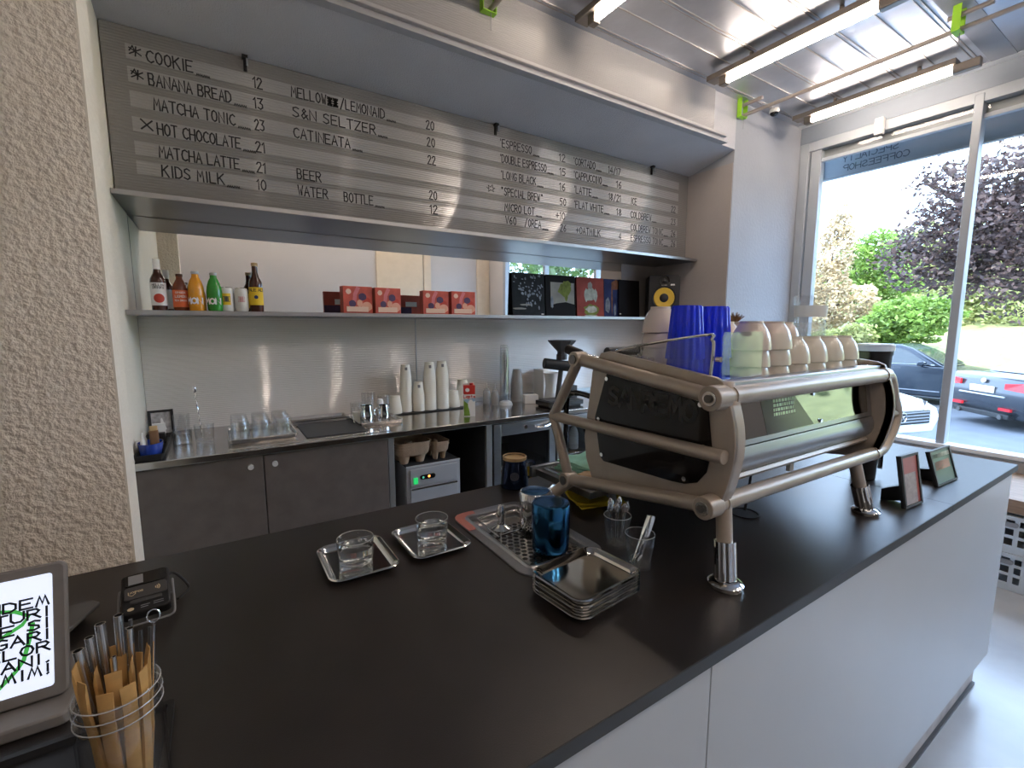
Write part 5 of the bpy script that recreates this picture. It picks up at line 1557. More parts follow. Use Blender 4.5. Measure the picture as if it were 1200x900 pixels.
lg = guard('left_guard', [(0.604, 1.362), (0.598, 1.452), (0.602, 1.470), (0.618, 1.478), (0.835, 1.443), (0.90, 1.424), (0.905, 1.362)], 'x', 0.884, 0.887)
MB(eo).tube(smoothpath([(0.8855, 0.603, 1.362), (0.8855, 0.597, 1.452), (0.8855, 0.602, 1.471), (0.8855, 0.619, 1.480), (0.8855, 0.835, 1.445), (0.8855, 0.915, 1.422)], 4), 0.0035, 8).build('guard_edge', 'chrome', lg)
fg = [(0.893, 1.386), (0.890, 1.478), (0.897, 1.487), (1.052, 1.487), (1.058, 1.480), (1.062, 1.386)]
q = MB(eo)
q.loops([[(x, yy_ + (x - 0.89) * 0.062, z) for x, z in fg] for yy_ in (0.578, 0.581)])
q.build('front_guard', 'acrylic', em)
MB(eo).prism([(x, z) for x, z in rrect(0.285, 0.049, 0.012, cx=1.352, cy=1.433)], 'y', 0.5895, 0.592).build('front_guard', 'acrylic_matt', em)
MB(eo).disc((0.888, 0.59, 1.43), (0, -1, 0), 0.006, 0.01, 10).build('guard_bolt', 'chrome', em)

# cups on the tray
TZ = 1.3600
c0 = None
CUP = [(0.0455, 0), (0.0472, 0.0015), (0.0472, 0.004), (0.0462, 0.016), (0.0440, 0.029), (0.0405, 0.041), (0.0355, 0.052), (0.029, 0.061), (0.0265, 0.0645), (0.0265, 0.070), (0.024, 0.070), (0.0235, 0.067), (0, 0.067), (0, 0.0635), (0.026, 0.0600), (0.033, 0.050), (0.0380, 0.040), (0.0420, 0.028), (0.0445, 0.015), (0.0450, 0)]


def ceramic_stack(x, y, n, desc):
    global c0
    for k in range(n):
        pos = ['bottom', 'middle', 'top'] if n == 3 else ['bottom', 'top'] if n == 2 else ['bottom', 'second lowest', 'third lowest', 'top']
        lb = '%s beige cup of the %s' % (pos[k], desc)
        L = (x, y, TZ + k * 0.0405)
        if c0 is None:
            c0 = MB().lathe(CUP, seg=28).build('espresso_cup', 'cup_ceramic')
            c0.location = L
            tag(c0, lb, 'cup', 'beige cups stacked upside down on the espresso machine')
        else:
            copy_tree(c0, L, label=lb)


for i, x in enumerate((1.112, 1.208, 1.305, 1.402, 1.500, 1.596)):
    ceramic_stack(x, 0.650, 3 if i < 2 else 2, 'front row stack, %s from the left' % ORD[i])
for i, (x, n) in enumerate(((1.150, 3), (1.25, 3), (1.352, 3), (1.452, 3))):
    ceramic_stack(x, 0.750, n, 'second row stack, %s from the left' % ORD[i])
for i, (x, n) in enumerate(((1.035, 4), (1.19, 3), (1.30, 3))):
    ceramic_stack(x, 0.865, n, 'rear row stack, %s from the left' % ORD[i])

# blue and clear ribbed tumblers
def ribbed(x, y, ups, m_, base, step, updown, rt=0.044, rb=0.034, h=0.125):
    p0 = None
    for k in range(len(ups)):
        L = (x, y, TZ + base + k * step)
        if p0 is None:
            if updown:
                pr = [(rt, 0), (rb, h - 0.004), (rb - 0.003, h), (0, h), (0, h - 0.006), (rb - 0.004, h - 0.008), (rt - 0.0022, 0)]
            else:
                pr = [(0, 0), (rb - 0.003, 0), (rb, 0.004), (rt, h), (rt - 0.0022, h), (rb - 0.003, 0.008), (0, 0.007)]
            p0 = MB().lathe(pr, seg=120, flute=15, fa=0.045).build('ribbed_tumbler', m_)
            p0.location = L
            tag(p0, ups[0], 'tumbler', 'ribbed tumblers on the espresso machine')
        else:
            copy_tree(p0, L, label=ups[k])


ribbed(0.945, 0.712, ['lower blue ribbed tumbler of the left stack', 'upper blue ribbed tumbler of the left stack'], 'blue_tumbler', 0, 0.062, True)
ribbed(1.042, 0.706, ['lower blue ribbed tumbler of the right stack', 'upper blue ribbed tumbler of the right stack'], 'blue_tumbler', 0, 0.062, True)
ribbed(1.600, 0.745, ['lower clear ribbed tumbler standing upright at the window end', 'upper clear ribbed tumbler standing upright at the window end'], 'clear', 0, 0.085, False, 0.046, 0.036, 0.15)
q = MB().lathe([(0.0445, 0.085 + 0.085), (0.0472, 0.085 + 0.128)], (0, 0, 0), 40)
for o in list(COL.objects):
    if o.get('label', '').startswith('upper clear ribbed'):
        MB().lathe([(0.0440, 0.083), (0.0462, 0.118), (0.0464, 0.118), (0.0442, 0.083)], seg=40).build('frosted_band', 'frosted', o)
sg = None
for i, (x, y) in enumerate(((0.925, 0.815), (0.925, 0.868), (0.978, 0.885))):
    lb = 'tiny clear shot glass behind the blue tumblers, %s from the front' % ORD[i]
    if sg is None:
        sg = MB().lathe([(0, 0), (0.019, 0), (0.0225, 0.06), (0.021, 0.06), (0.018, 0.008), (0, 0.008)], seg=20).build('shot_glass', 'clear')
        sg.location = (x, y, TZ)
        tag(sg, lb, 'glass', 'shot glasses on the espresso machine')
    else:
        copy_tree(sg, (x, y, TZ), label=lb)
t = thing('cleaning_brush', 'dark bristly brush lying among the cups on the machine', 'brush', (1.40, 0.875, TZ))
q = MB()
for k in range(90):
    a = rnd.uniform(0, 2 * PI)
    el = rnd.uniform(0.5, 1.5)
    d = Vector((math.cos(a) * math.cos(el), math.sin(a) * math.cos(el), math.sin(el)))
    q.cyl(Vector((0, 0, 0.145)), Vector((0, 0, 0.145)) + d * rnd.uniform(0.025, 0.04), 0.0007, seg=4)
MB().lathe([(0, 0), (0.02, 0), (0.02, 0.012), (0.008, 0.02), (0.007, 0.14), (0.013, 0.15), (0, 0.155)], seg=14).build('handle', 'black', t)
q.build('bristles', 'brown_wood', t, smooth=False)
t = thing('portafilter', 'black-handled portafilter lying on the machine top, behind the left guard', 'portafilter', (1.03, 0.962, 1.4105))
MB().tube([(-0.10, 0.0, 0.016), (0.02, 0.0, 0.016)], 0.0135, 14).build('handle', 'black', t, bevel=0.004)
MB().lathe([(0, 0.002), (0.026, 0.002), (0.030, 0.012), (0.030, 0.034), (0.028, 0.034), (0.026, 0.010), (0, 0.008)], (0.052, 0, 0), 20).build('basket', 'chrome', t)


def cloth(name, label, cx, cy, z, hx, hy, m_, rz, layers=2, seed=1, thick=0.010):
    t = thing(name, label, 'cloth', (cx, cy, z), rz)
    r_ = random.Random(seed)
    for k in range(layers):
        n, mm_ = 14, 10
        ph = r_.uniform(0, 6)
        sh = (r_.uniform(-0.006, 0.006), r_.uniform(-0.006, 0.006))
        q = MB()
        G = {}
        for s in (0, 1):
            for i in range(n + 1):
                for j in range(mm_ + 1):
                    u, v = i / n * 2 - 1, j / mm_ * 2 - 1
                    edge = max(abs(u), abs(v))
                    x = u * hx * (1 - 0.07 * abs(v) ** 2 * math.sin(ph + 1) - 0.05 * math.sin(3 * v + ph)) + sh[0]
                    y = v * hy * (1 - 0.08 * math.sin(2.5 * u + ph)) + sh[1]
                    w_ = 0.0028 * (1 + math.sin(5 * u + 3 * v + ph)) if k == layers - 1 and s else 0
                    zz = k * thick + (0.0003 if s == 0 else (thick - 0.0012) * (1 - max(0, edge - 0.75) / 0.25 * 0.35) + w_)
                    G[s, i, j] = q.v((x, y, zz))
        for i in range(n):
            for j in range(mm_):
                for s in (0, 1):
                    q.f([G[s, i, j], G[s, i + 1, j], G[s, i + 1, j + 1], G[s, i, j + 1]])
        for i in range(n):
            for j in (0, mm_):
                q.f([G[0, i, j], G[0, i + 1, j], G[1, i + 1, j], G[1, i, j]])
        for j in range(mm_):
            for i in (0, n):
                q.f([G[0, i, j], G[0, i, j + 1], G[1, i, j + 1], G[1, i, j]])
        q.build('fold', m_, t, ang=60)
    return t


cloth('bar_cloth', 'folded mint green cloth on the drip tray', 1.03, 1.135, 1.025, 0.085, 0.075, 'mint_cloth', 0.2, 3, 3, 0.011)
cloth('bar_cloth', 'folded pale orange cloth on the drip tray beside the mint one', 0.960, 1.035, 1.025, 0.045, 0.028, 'orange_cloth', -0.1, 2, 5, 0.010)
cloth('bar_cloth', 'folded yellow cloth on the black counter below the machine', 0.985, 1.055, CT + 0.0005, 0.075, 0.060, 'yellow_cloth', -0.35, 2, 8, 0.009)

# ================================================================ on the front counter
# rinser
t = thing('pitcher_rinser', 'steel pitcher rinser tray set into the black counter', 'rinser', (0.66, 0.978, CT))
o_ = t.location
m = MB(o_)
ox = rrect(0.120, 0.200, 0.045, 6, 0.6585, 0.978)
ix = rrect(0.0845, 0.1605, 0.012, 6, 0.6585, 0.978)
m.loops([[(x, y, CT + 0.0003) for x, y in ox], [(x, y, CT + 0.004) for x, y in ox], [(x, y, CT + 0.004) for x, y in rrect(0.096, 0.174, 0.025, 6, 0.6585, 0.978)], [(x, y, CT + 0.008) for x, y in rrect(0.092, 0.170, 0.02, 6, 0.6585, 0.978)], [(x, y, CT + 0.006) for x, y in ix], [(x, y, CT - 0.014) for x, y in ix]], False, True)
m.build('rim_and_basin', 'brushed', t, ang=30)
m = MB(o_)
hexes = MB(o_)
m.rbox(0.6585, 0.978, 0.081, 0.157, CT - 0.0060, CT - 0.0030, 0.01)
gr = m.build('grate', 'steel', t)
for j in range(14):
    for i in range(8):
        x = 0.6585 - 0.068 + i * 0.0185 + (0.00925 if j % 2 else 0)
        y = 0.978 - 0.143 + j * 0.016
        if x > 0.733 or math.hypot(x - 0.625, y - 1.035) < 0.03:
            continue
        hexes.f([hexes.v((x + 0.0072 * math.cos(R(60 * k + 30)), y + 0.0072 * math.sin(R(60 * k + 30)), CT - 0.0027)) for k in range(6)])
hexes.build('perforations', 'black', gr, smooth=False)
nz = MB(o_).lathe([(0, -0.003), (0.026, -0.003), (0.026, 0.002), (0.014, 0.010), (0.010, 0.014), (0.010, 0.034), (0.013, 0.036), (0.013, 0.050), (0.008, 0.066), (0, 0.068)], (0.625, 1.035, CT), 20).build('spray_nozzle', 'chrome', t)
MB(o_).tube(smoothpath([(0.590, 0.985, CT + 0.004), (0.592, 1.10, CT + 0.006), (0.61, 1.118, CT + 0.006), (0.71, 1.112, CT + 0.006), (0.722, 1.09, CT + 0.005), (0.722, 1.01, CT + 0.004), (0.60, 0.99, CT + 0.004)], 4), 0.0028, 8).build('push_cross', 'chrome', t)
MB(o_).prism([(0.5405, 1.06), (0.5405, 1.14), (0.545, 1.158), (0.558, 1.172), (0.58, 1.1765), (0.61, 1.1765), (0.61, 1.155), (0.585, 1.150), (0.568, 1.135), (0.562, 1.06)], 'z', CT + 0.0041, CT + 0.0052).build('red_tape', 'red_tape', t)


def rinsed(x, y, z, label, m_, r=0.047, h=0.118):
    t = thing('upturned_pitcher', label, 'pitcher', (x, y, z))
    MB().lathe([(r * 0.93, 0), (r * 0.955, 0.001), (r * 0.98, 0.02), (r, h * 0.55), (r, h - 0.006), (r - 0.003, h - 0.001), (r - 0.006, h), (r * 0.55, h - 0.0015), (0, h - 0.001), (0, h - 0.004), (r - 0.008, h - 0.004), (r - 0.002, h - 0.01), (r * 0.93 - 0.002, 0.0)], seg=36).build('body', m_, t)
    return t


rinsed(0.662, 0.862, CT + 0.0085, 'blue metal pitcher standing upside down on the rinser, front one', 'blue_metal')
rinsed(0.703, 0.985, CT + 0.0085, 'steel-blue metal pitcher upside down on the rinser, behind the bright one', 'chrome', 0.043, 0.100)
for o in COL.objects:
    if o.get('label', '').endswith('behind the bright one'):
        MB().lathe([(0, 0.1003), (0.036, 0.1003), (0.038, 0.0998)], seg=30).build('base_cap', 'blue_metal', o)
t = thing('milk_pitcher', 'dark navy pitcher with a tan rim at the barista edge of the counter', 'pitcher', (0.840, 1.300, CT + 0.0005))
MB().lathe([(0, 0), (0.046, 0), (0.048, 0.003), (0.047, 0.03), (0.040, 0.085), (0.040, 0.104), (0.038, 0.104), (0.038, 0.085), (0.044, 0.03), (0, 0.006)], seg=32).build('body', 'navy_metal', t)
MB().lathe([(0.0402, 0.096), (0.041, 0.106), (0.039, 0.108), (0.0375, 0.098), (0, 0.097)], seg=32).build('rim', 'tan', t)
a = math.atan2(-1.300, -0.840)
nn = Vector((math.cos(a), math.sin(a), 0))
ux = Vector((0, 0, 1)).cross(nn)
q = MB()
for rr_ in (0.008, 0.013):
    P = [Vector((0, 0, 0.048)) + ux * math.sin(rr_ * math.cos(k / 24 * 2 * PI) / 0.046) * 0.048 + nn * (math.cos(rr_ * math.cos(k / 24 * 2 * PI) / 0.046) * 0.0475) + Vector((0, 0, rr_ * math.sin(k / 24 * 2 * PI))) for k in range(25)]
    q.ribbon(P, nn, 0.0016, 0.0012)
q.text('3', nn * 0.0482 + Vector((0, 0, 0.0445)) - ux * 0.002, ux, (0, 0, 1), 0.007, sw=0.2)
q.build('emblem', 'mid_grey', t, smooth=False)
MB().tube(smoothpath([nn.cross(Vector((0, 0, 1))) * -0.040 + Vector((0, 0, 0.09)), nn.cross(Vector((0, 0, 1))) * -0.066 + Vector((0, 0, 0.086)), nn.cross(Vector((0, 0, 1))) * -0.068 + Vector((0, 0, 0.05)), nn.cross(Vector((0, 0, 1))) * -0.046 + Vector((0, 0, 0.03))]), 0.004, 8).build('handle', 'navy_metal', t)

# serving trays with water
def cash_tray_mesh():
    hx, hy = 0.0775, 0.096
    return MB().dish([(hx - 0.022, hy - 0.022, 0.010, 0.0028), (hx - 0.018, hy - 0.018, 0.012, 0.0030), (hx - 0.010, hy - 0.010, 0.022, 0.0115), (hx - 0.003, hy - 0.003, 0.028, 0.0135), (hx, hy, 0.030, 0.0120), (hx - 0.003, hy - 0.003, 0.028, 0.0118), (hx - 0.011, hy - 0.011, 0.022, 0.0095), (hx - 0.018, hy - 0.018, 0.012, 0.0010), (hx - 0.024, hy - 0.024, 0.010, 0.0008)])


tr0 = cash_tray_mesh().build('serving_tray', 'tray_steel')
tr0.location = (0.248, 1.067, CT)
tag(tr0, 'small polished steel tray under the left glass of water', 'tray', 'small polished steel serving trays')
copy_tree(tr0, (0.432, 1.067, CT), 0.02, 'small polished steel tray under the right glass of water')
NS = 7
for k in range(NS):
    lb = ['lowest', 'second lowest', 'third lowest', 'middle', 'third from the top', 'second from the top', 'topmost'][k] + ' polished steel tray of the stack beside the spoon glasses'
    copy_tree(tr0, (0.615 + 0.0006 * (k % 3), 0.678 + 0.0008 * (k % 2), CT + k * 0.0058), PI / 2 + 0.10 + 0.006 * math.sin(k * 2), lb)


def water_glass(x, y, label):
    z = CT + 0.0034
    t = thing('water_glass', label, 'glass', (x, y, z))
    MB().lathe([(0, 0), (0.035, 0), (0.0375, 0.003), (0.041, 0.064), (0.0405, 0.065), (0.0395, 0.064), (0.036, 0.010), (0.030, 0.007), (0, 0.007)], seg=40).build('glass', 'vessel', t)
    MB().tube([(0.0403 * math.cos(2 * PI * k / 36), 0.0403 * math.sin(2 * PI * k / 36), 0.0655) for k in range(36)], 0.0009, 6, closed=True).build('lip', 'glass_lip', t)
    MB().lathe([(0, 0.0075), (0.030, 0.0075), (0.0358, 0.0105), (0.0384, 0.046), (0, 0.046)], seg=40).build('water', 'water', t)
    return t


water_glass(0.240, 1.045, 'glass of water on the left small steel tray')
water_glass(0.432, 1.055, 'glass of water on the right small steel tray, nearer the rinser')

# spoon glasses
def spoon_glass(x, y, label, kind, n):
    t = thing('spoon_glass', label, 'glass', (x, y, CT + 0.0004))
    MB().lathe([(0, 0), (0.024, 0), (0.027, 0.003), (0.0285, 0.03), (0.034, 0.080), (0.0335, 0.081), (0.0325, 0.080), (0.027, 0.03), (0.025, 0.010), (0, 0.009)], seg=32).build('glass', 'vessel', t)
    MB().tube([(0.0333 * math.cos(2 * PI * k / 32), 0.0333 * math.sin(2 * PI * k / 32), 0.0815) for k in range(32)], 0.0009, 6, closed=True).build('lip', 'glass_lip', t)
    for k in range(n):
        a = 2 * PI * k / n + 0.6
        rb, rtop = 0.012, 0.020 + 0.004 * (k % 2)
        if kind == 'handle':
            a = -0.3 + 0.28 * k
            rb, rtop = -0.010, 0.034 + 0.004 * k
        p0 = Vector((math.cos(a) * rb, math.sin(a) * rb + (0.012 * (k - 1) if kind == 'handle' else 0), 0.0145))
        p1 = Vector((math.cos(a) * rtop, math.sin(a) * rtop, 0.118 - 0.004 * (k % 3)))
        s = thing('teaspoon', 'small steel spoon, %s, in the %s' % (ORD[k], 'glass of upturned spoons' if kind != 'handle' else 'glass with spoon handles leaning out'), 'spoon', Vector((x, y, CT + 0.0004)), group='spoons in the ' + ('rear glass' if kind != 'handle' else 'front glass'))
        d = (p1 - p0).normalized()
        u = d.cross(Vector((0, 0, 1)) if abs(d.z) < 0.9 else Vector((0.3, 1, 0))).normalized()
        w_ = d.cross(u)
        if kind != 'handle':
            MB().tube([p0, p0.lerp(p1, 0.8)], 0.0018, 6).build('handle', 'chrome', s)
            c = p0.lerp(p1, 0.9)
        else:
            q = MB()
            lp = []
            for tt, wd in ((0.12, 0.002), (0.5, 0.0022), (0.8, 0.004), (1.0, 0.0046)):
                c = p0.lerp(p1, tt)
                lp.append([c + u * sx * wd + w_ * sy * 0.0011 for sx, sy in ((-1, -1), (1, -1), (1, 1), (-1, 1))])
            q.loops(lp)
            q.build('handle', 'chrome', s)
            c = p0.lerp(p1, 0.06)
        q = MB()
        rings = []
        for i in range(7):
            tt = i / 6
            rad = math.sin(PI * (0.08 + 0.86 * tt)) * 0.0085
            rings.append([c + d * (tt - 0.5) * 0.028 + u * math.cos(2 * PI * j / 10) * rad + w_ * (math.sin(2 * PI * j / 10) * 0.0022) for j in range(10)])
        q.loops(rings)
        q.build('bowl', 'chrome', s)


spoon_glass(0.818, 0.792, 'clear glass full of upturned spoons behind the tray stack', 'bowl', 6)
spoon_glass(0.786, 0.690, 'clear glass with spoon handles leaning out beside the tray stack', 'handle', 3)

# display stands
def stand(b0, b1, top0, label, parts):
    """leaning framed panel: two bottom corners on the counter, top left corner above"""
    b0, b1, top0 = Vector(b0), Vector(b1), Vector(top0)
    t = thing('table_sign', label, 'sign', (b0 + b1) / 2)
    o_ = t.location
    ux = (b1 - b0)
    W_ = ux.length
    ux.normalize()
    up = top0 - b0
    up = (up - ux * up.dot(ux))
    Hh = up.length
    up.normalize()
    n = ux.cross(up)          # towards the viewer

    def P(u, v, d):
        return b0 + ux * (u * W_) + up * (v * Hh) + n * d
    e = 0.07 * 0.12 / W_
    f = 0.05

    def slab(u0, u1, v0, v1, d0, d1, name, m_, par):
        q = MB(o_)
        q.loops([[P(u0, v0, d0), P(u1, v0, d0), P(u1, v1, d0), P(u0, v1, d0)], [P(u0, v0, d1), P(u1, v0, d1), P(u1, v1, d1), P(u0, v1, d1)]])
        return q.build(name, m_, par)
    slab(0, 1, 0.01, 1, -0.008, 0, 'back_plate', 'black', t)
    for (u0, u1, v0, v1) in ((0, e, 0.01, 1), (1 - e, 1, 0.01, 1), (e, 1 - e, 0.01, f), (e, 1 - e, 1 - f, 1)):
        slab(u0, u1, v0, v1, 0.0002, 0.005, 'frame_bar', 'dark_grey', t)
    for (u0, u1, v0, v1, m_) in parts:
        slab(u0, u1, v0, v1, 0.0003, 0.0012 + 0.0004 * (m_ != 'print_grey'), 'print', m_, t)
    foot = (b0 + b1) / 2 - n * 0
    back = P(0.5, 0.42, -0.0085)
    ground = back - n * 0.058
    ground = Vector((ground.x, ground.y, CT + 0.0006))
    q = MB(o_)
    s = ux * 0.022
    k_ = Vector((0, 0, 0.035))
    q.loops([[back - s, back + s, ground + s + k_, ground - s + k_][::1], [back - s - up * 0.05, back + s - up * 0.05, ground + s, ground - s]])
    q.build('easel_leg', 'black', t)


b0 = at(1060, 597, z=CT + 0.001)
b1 = at(1080, 589, z=CT + 0.001)
tp = at(1046, 537, y=b0.y + 0.030)
stand(b0, b1, tp, 'narrow black framed table sign with a reddish print, nearer the espresso machine', [(0.06, 0.94, 0.04, 0.96, 'print_grey'), (0.08, 0.80, 0.64, 0.94, 'print_red'), (0.80, 0.93, 0.05, 0.94, 'print_red')])
b0 = at(1098, 571, z=CT + 0.001)
b1 = at(1121, 561, z=CT + 0.001)
tp = at(1086, 530, y=b0.y + 0.035)
stand(b0, b1, tp, 'black framed table sign with a red band at the window end of the counter', [(0.05, 0.95, 0.05, 0.95, 'print_green'), (0.14, 0.84, 0.42, 0.66, 'print_red'), (0.06, 0.94, 0.76, 0.88, 'photo_grey')])

# tall canister behind the machine
t = thing('tall_canister', 'tall black tapered canister with a clear lid at the machine window end', 'canister', (1.955, 0.690, CT + 0.0004))
MB().lathe([(0, 0), (0.034, 0), (0.037, 0.004), (0.050, 0.445), (0.053, 0.45), (0.053, 0.462), (0, 0.462)], seg=28).build('body', 'black', t)
MB().lathe([(0.053, 0.462), (0.056, 0.464), (0.056, 0.482), (0.050, 0.487), (0, 0.489)], seg=28).build('lid', 'frosted', t)
MB().tube(smoothpath([(0.047, -0.012, 0.40), (0.062, -0.018, 0.415), (0.066, -0.02, 0.44), (0.054, -0.016, 0.455)]), 0.003, 8).build('lid_clasp', 'mid_grey', t)
q = MB().tube([(0.037, -0.012, 0.075), (0.075, -0.026, 0.07)], 0.006, 10).tube([(0.073, -0.025, 0.085), (0.073, -0.025, 0.03)], 0.008, 10)
q.build('tap', 'chrome', t)

# card terminal
p = at(172, 722, z=CT)
tx, ty = -0.145, 1.092
t = thing('card_terminal', 'black card payment terminal on a wire cradle', 'card terminal', (tx, ty, CT + 0.002), R(5))
t.scale = (0.86, 0.64, 0.80)
tilt = R(24)


def tl(u, v, d):                     # u across, v up the tilted face, d out of it; the face looks to the viewer
    return (u, v * math.cos(tilt) - d * math.sin(tilt), 0.033 + v * math.sin(tilt) + d * math.cos(tilt))


def tbox(u0, u1, v0, v1, d0, d1, name, m_, par, bevel=0.0):
    q = MB()
    q.loops([[tl(u0, v0, d0), tl(u1, v0, d0), tl(u1, v1, d0), tl(u0, v1, d0)], [tl(u0, v0, d1), tl(u1, v0, d1), tl(u1, v1, d1), tl(u0, v1, d1)]])
    return q.build(name, m_, par, bevel=bevel)


def tround(hx, v0, v1, r, d0, d1, name, m_, par, bevel=0.0):
    q = MB()
    pl = rrect(hx, (v1 - v0) / 2, r, 5, 0, (v0 + v1) / 2)
    q.loops([[tl(x, y_, d0) for x, y_ in pl], [tl(x, y_, d1) for x, y_ in pl]])
    return q.build(name, m_, par, bevel=bevel)


tround(0.043, -0.070, 0.062, 0.012, 0.002, 0.028, 'body', 'black', t, 0.004)
tround(0.038, -0.030, 0.010, 0.008, 0.0285, 0.034, 'top_plate', 'dark_grey', t, 0.002)
tround(0.036, 0.016, 0.056, 0.005, 0.0285, 0.031, 'paper_window', 'black_gloss', t, 0.001)
tbox(-0.030, -0.004, 0.020, 0.050, 0.0312, 0.032, 'paper_roll', 'mid_grey', t)
tround(0.028, -0.044, -0.033, 0.004, 0.0285, 0.0335, 'card_slot', 'dark_grey', t, 0.001)
uzv = Vector(tl(0, 1, 0)) - Vector(tl(0, 0, 0))
q = MB()
for rr_ in (0.004, 0.0075, 0.011):
    P = [Vector(tl(0.014 + rr_ * math.cos(a_), -0.010 + rr_ * math.sin(a_), 0.0341)) for a_ in [R(-42 + 84 * k / 8) for k in range(9)]]
    q.ribbon(P, Vector(tl(0, 0, 1)) - Vector(tl(0, 0, 0)), 0.0019, 0.0004)
q.build('contactless_symbol', 'logo_cream', t, smooth=False)
q = MB()
P = [Vector(tl(x, y_, 0.0341)) for x, y_ in ((-0.030, -0.006), (-0.030, -0.015), (-0.024, -0.020), (-0.018, -0.015), (-0.018, -0.006))]
q.ribbon(P, Vector(tl(0, 0, 1)) - Vector(tl(0, 0, 0)), 0.0016, 0.0004)
q.text('mYPOS', Vector(tl(-0.027, -0.0125, 0.0344)), (1, 0, 0), uzv, 0.0055, wr=0.7, sw=0.22, gap=0.2)
q.build('logo', 'logo_cream', t, smooth=False)
q = MB()
for (u, v, L_) in ((-0.010, -0.052, 0.016), (-0.010, -0.058, 0.013), (0.012, -0.050, 0.018), (0.012, -0.056, 0.018)):
    q.ribbon([Vector(tl(u, v, 0.0283)), Vector(tl(u + L_, v, 0.0283))], Vector(tl(0, 0, 1)) - Vector(tl(0, 0, 0)), 0.0022, 0.0003)
q.build('small_print', 'mid_grey', t, smooth=False)
q = MB()
q.f([q.v(tl(-0.027 + 0.006 * math.cos(2 * PI * k / 12), -0.056 + 0.005 * math.sin(2 * PI * k / 12), 0.0284)) for k in range(12)])
q.build('badge', 'logo_cream', t, smooth=False)
for s in (-1, 1):
    MB().tube(smoothpath([(s * 0.048, 0.06, 0.003), (s * 0.048, 0.055, 0.040), (s * 0.048, 0.0, 0.045), (s * 0.048, -0.075, 0.012), (s * 0.040, -0.085, 0.004)]), 0.0024, 8).build('cradle_wire', 'mid_grey', t)
MB().tube([(-0.040, -0.085, 0.004), (0.040, -0.085, 0.004)], 0.0024, 8).build('cradle_wire', 'mid_grey', t)
MB().tube([(-0.048, 0.06, 0.003), (0.048, 0.06, 0.003)], 0.0024, 8).build('cradle_wire', 'mid_grey', t)
MB().tube(smoothpath([(0.030, 0.058, 0.045), (0.05, 0.075, 0.050), (0.072, 0.070, 0.020), (0.078, 0.05, 0.006), (0.065, 0.02, 0.005), (0.055, 0.0, 0.005)]), 0.003, 8).build('cable', 'black', t)

# flat black pad beyond the tablet
t = thing('wireless_pad', 'flat dark grey pad lying behind the tablet', 'pad', (-0.338, 1.095, CT + 0.0003))
MB().prism([(-0.14, -0.07), (0.085, -0.055), (0.118, 0.032), (0.105, 0.048), (-0.14, 0.05)], 'z', 0.016, 0.024).build('plate', 'pad_grey', t, bevel=0.002)
MB().prism([(-0.13, -0.05), (0.07, -0.04), (0.095, 0.03), (-0.13, 0.035)], 'z', 0.0, 0.0162).build('foot', 'black', t)

# tablet
t = thing('tablet', 'tablet in a grey case showing a black age notice on a white screen', 'tablet', (-0.345, 0.875, CT + 0.0005))
th = R(19)


def tb(u, v, d):
    return (u, v * math.sin(th) - d * math.cos(th), 0.018 + v * math.cos(th) + d * math.sin(th))


def tabslab(hx, v0, v1, r, d0, d1, name, m_, par, bevel=0.0, cx=0):
    q = MB()
    pl = rrect(hx, (v1 - v0) / 2, r, 5, cx, (v0 + v1) / 2)
    q.loops([[tb(x, y_, d0) for x, y_ in pl], [tb(x, y_, d1) for x, y_ in pl]])
    return q.build(name, m_, par, bevel=bevel)


tabslab(0.132, 0.0, 0.186, 0.010, 0.0, 0.014, 'case', 'tablet_case', t, 0.003)
sc = tabslab(0.117, 0.016, 0.172, 0.004, 0.0142, 0.0150, 'screen', 'screen', t)
lines = ['NU VINDEm', 'BAUTURI', 'ALCOOLICE SI', 'TIGARI', 'PERSOANELOR', 'SUB 18 ANI.', 'mULTUmIm!']
uzt = Vector(tb(0, 1, 0)) - Vector(tb(0, 0, 0))
q = MB()
for k, s in enumerate(lines):
    q.text(s, Vector(tb(0.113, 0.129 - k * 0.0158, 0.0152)), (1, 0, 0), uzt, 0.0125, wr=1.05, sw=0.22, gap=0.28, align='r')
q.build('screen_text', 'screen_ink', sc, smooth=False)
nt_ = Vector(tb(0, 0, 1)) - Vector(tb(0, 0, 0))
q = MB()
q.ribbon([Vector(tb(x, y_, 0.0150)) for x, y_ in ((0.045, 0.130), (0.060, 0.133), (0.078, 0.128), (0.092, 0.118), (0.085, 0.108), (0.055, 0.092), (0.035, 0.080))], nt_, 0.005, 0.0001)
q.ribbon([Vector(tb(x, y_, 0.0150)) for x, y_ in ((0.096, 0.108), (0.092, 0.085), (0.086, 0.060), (0.078, 0.048), (0.060, 0.030), (0.04, 0.018))], nt_, 0.005, 0.0001)
q.build('screen_drawing', 'screen_green', sc, smooth=False)
tabslab(0.10, 0.03, 0.15, 0.01, -0.030, -0.0002, 'stand_neck', 'mid_grey', t, 0.003)
MB().rbox(0, 0.03, 0.138, 0.082, 0.0, 0.018, 0.01).build('stand_base', 'tablet_case', t, bevel=0.003)

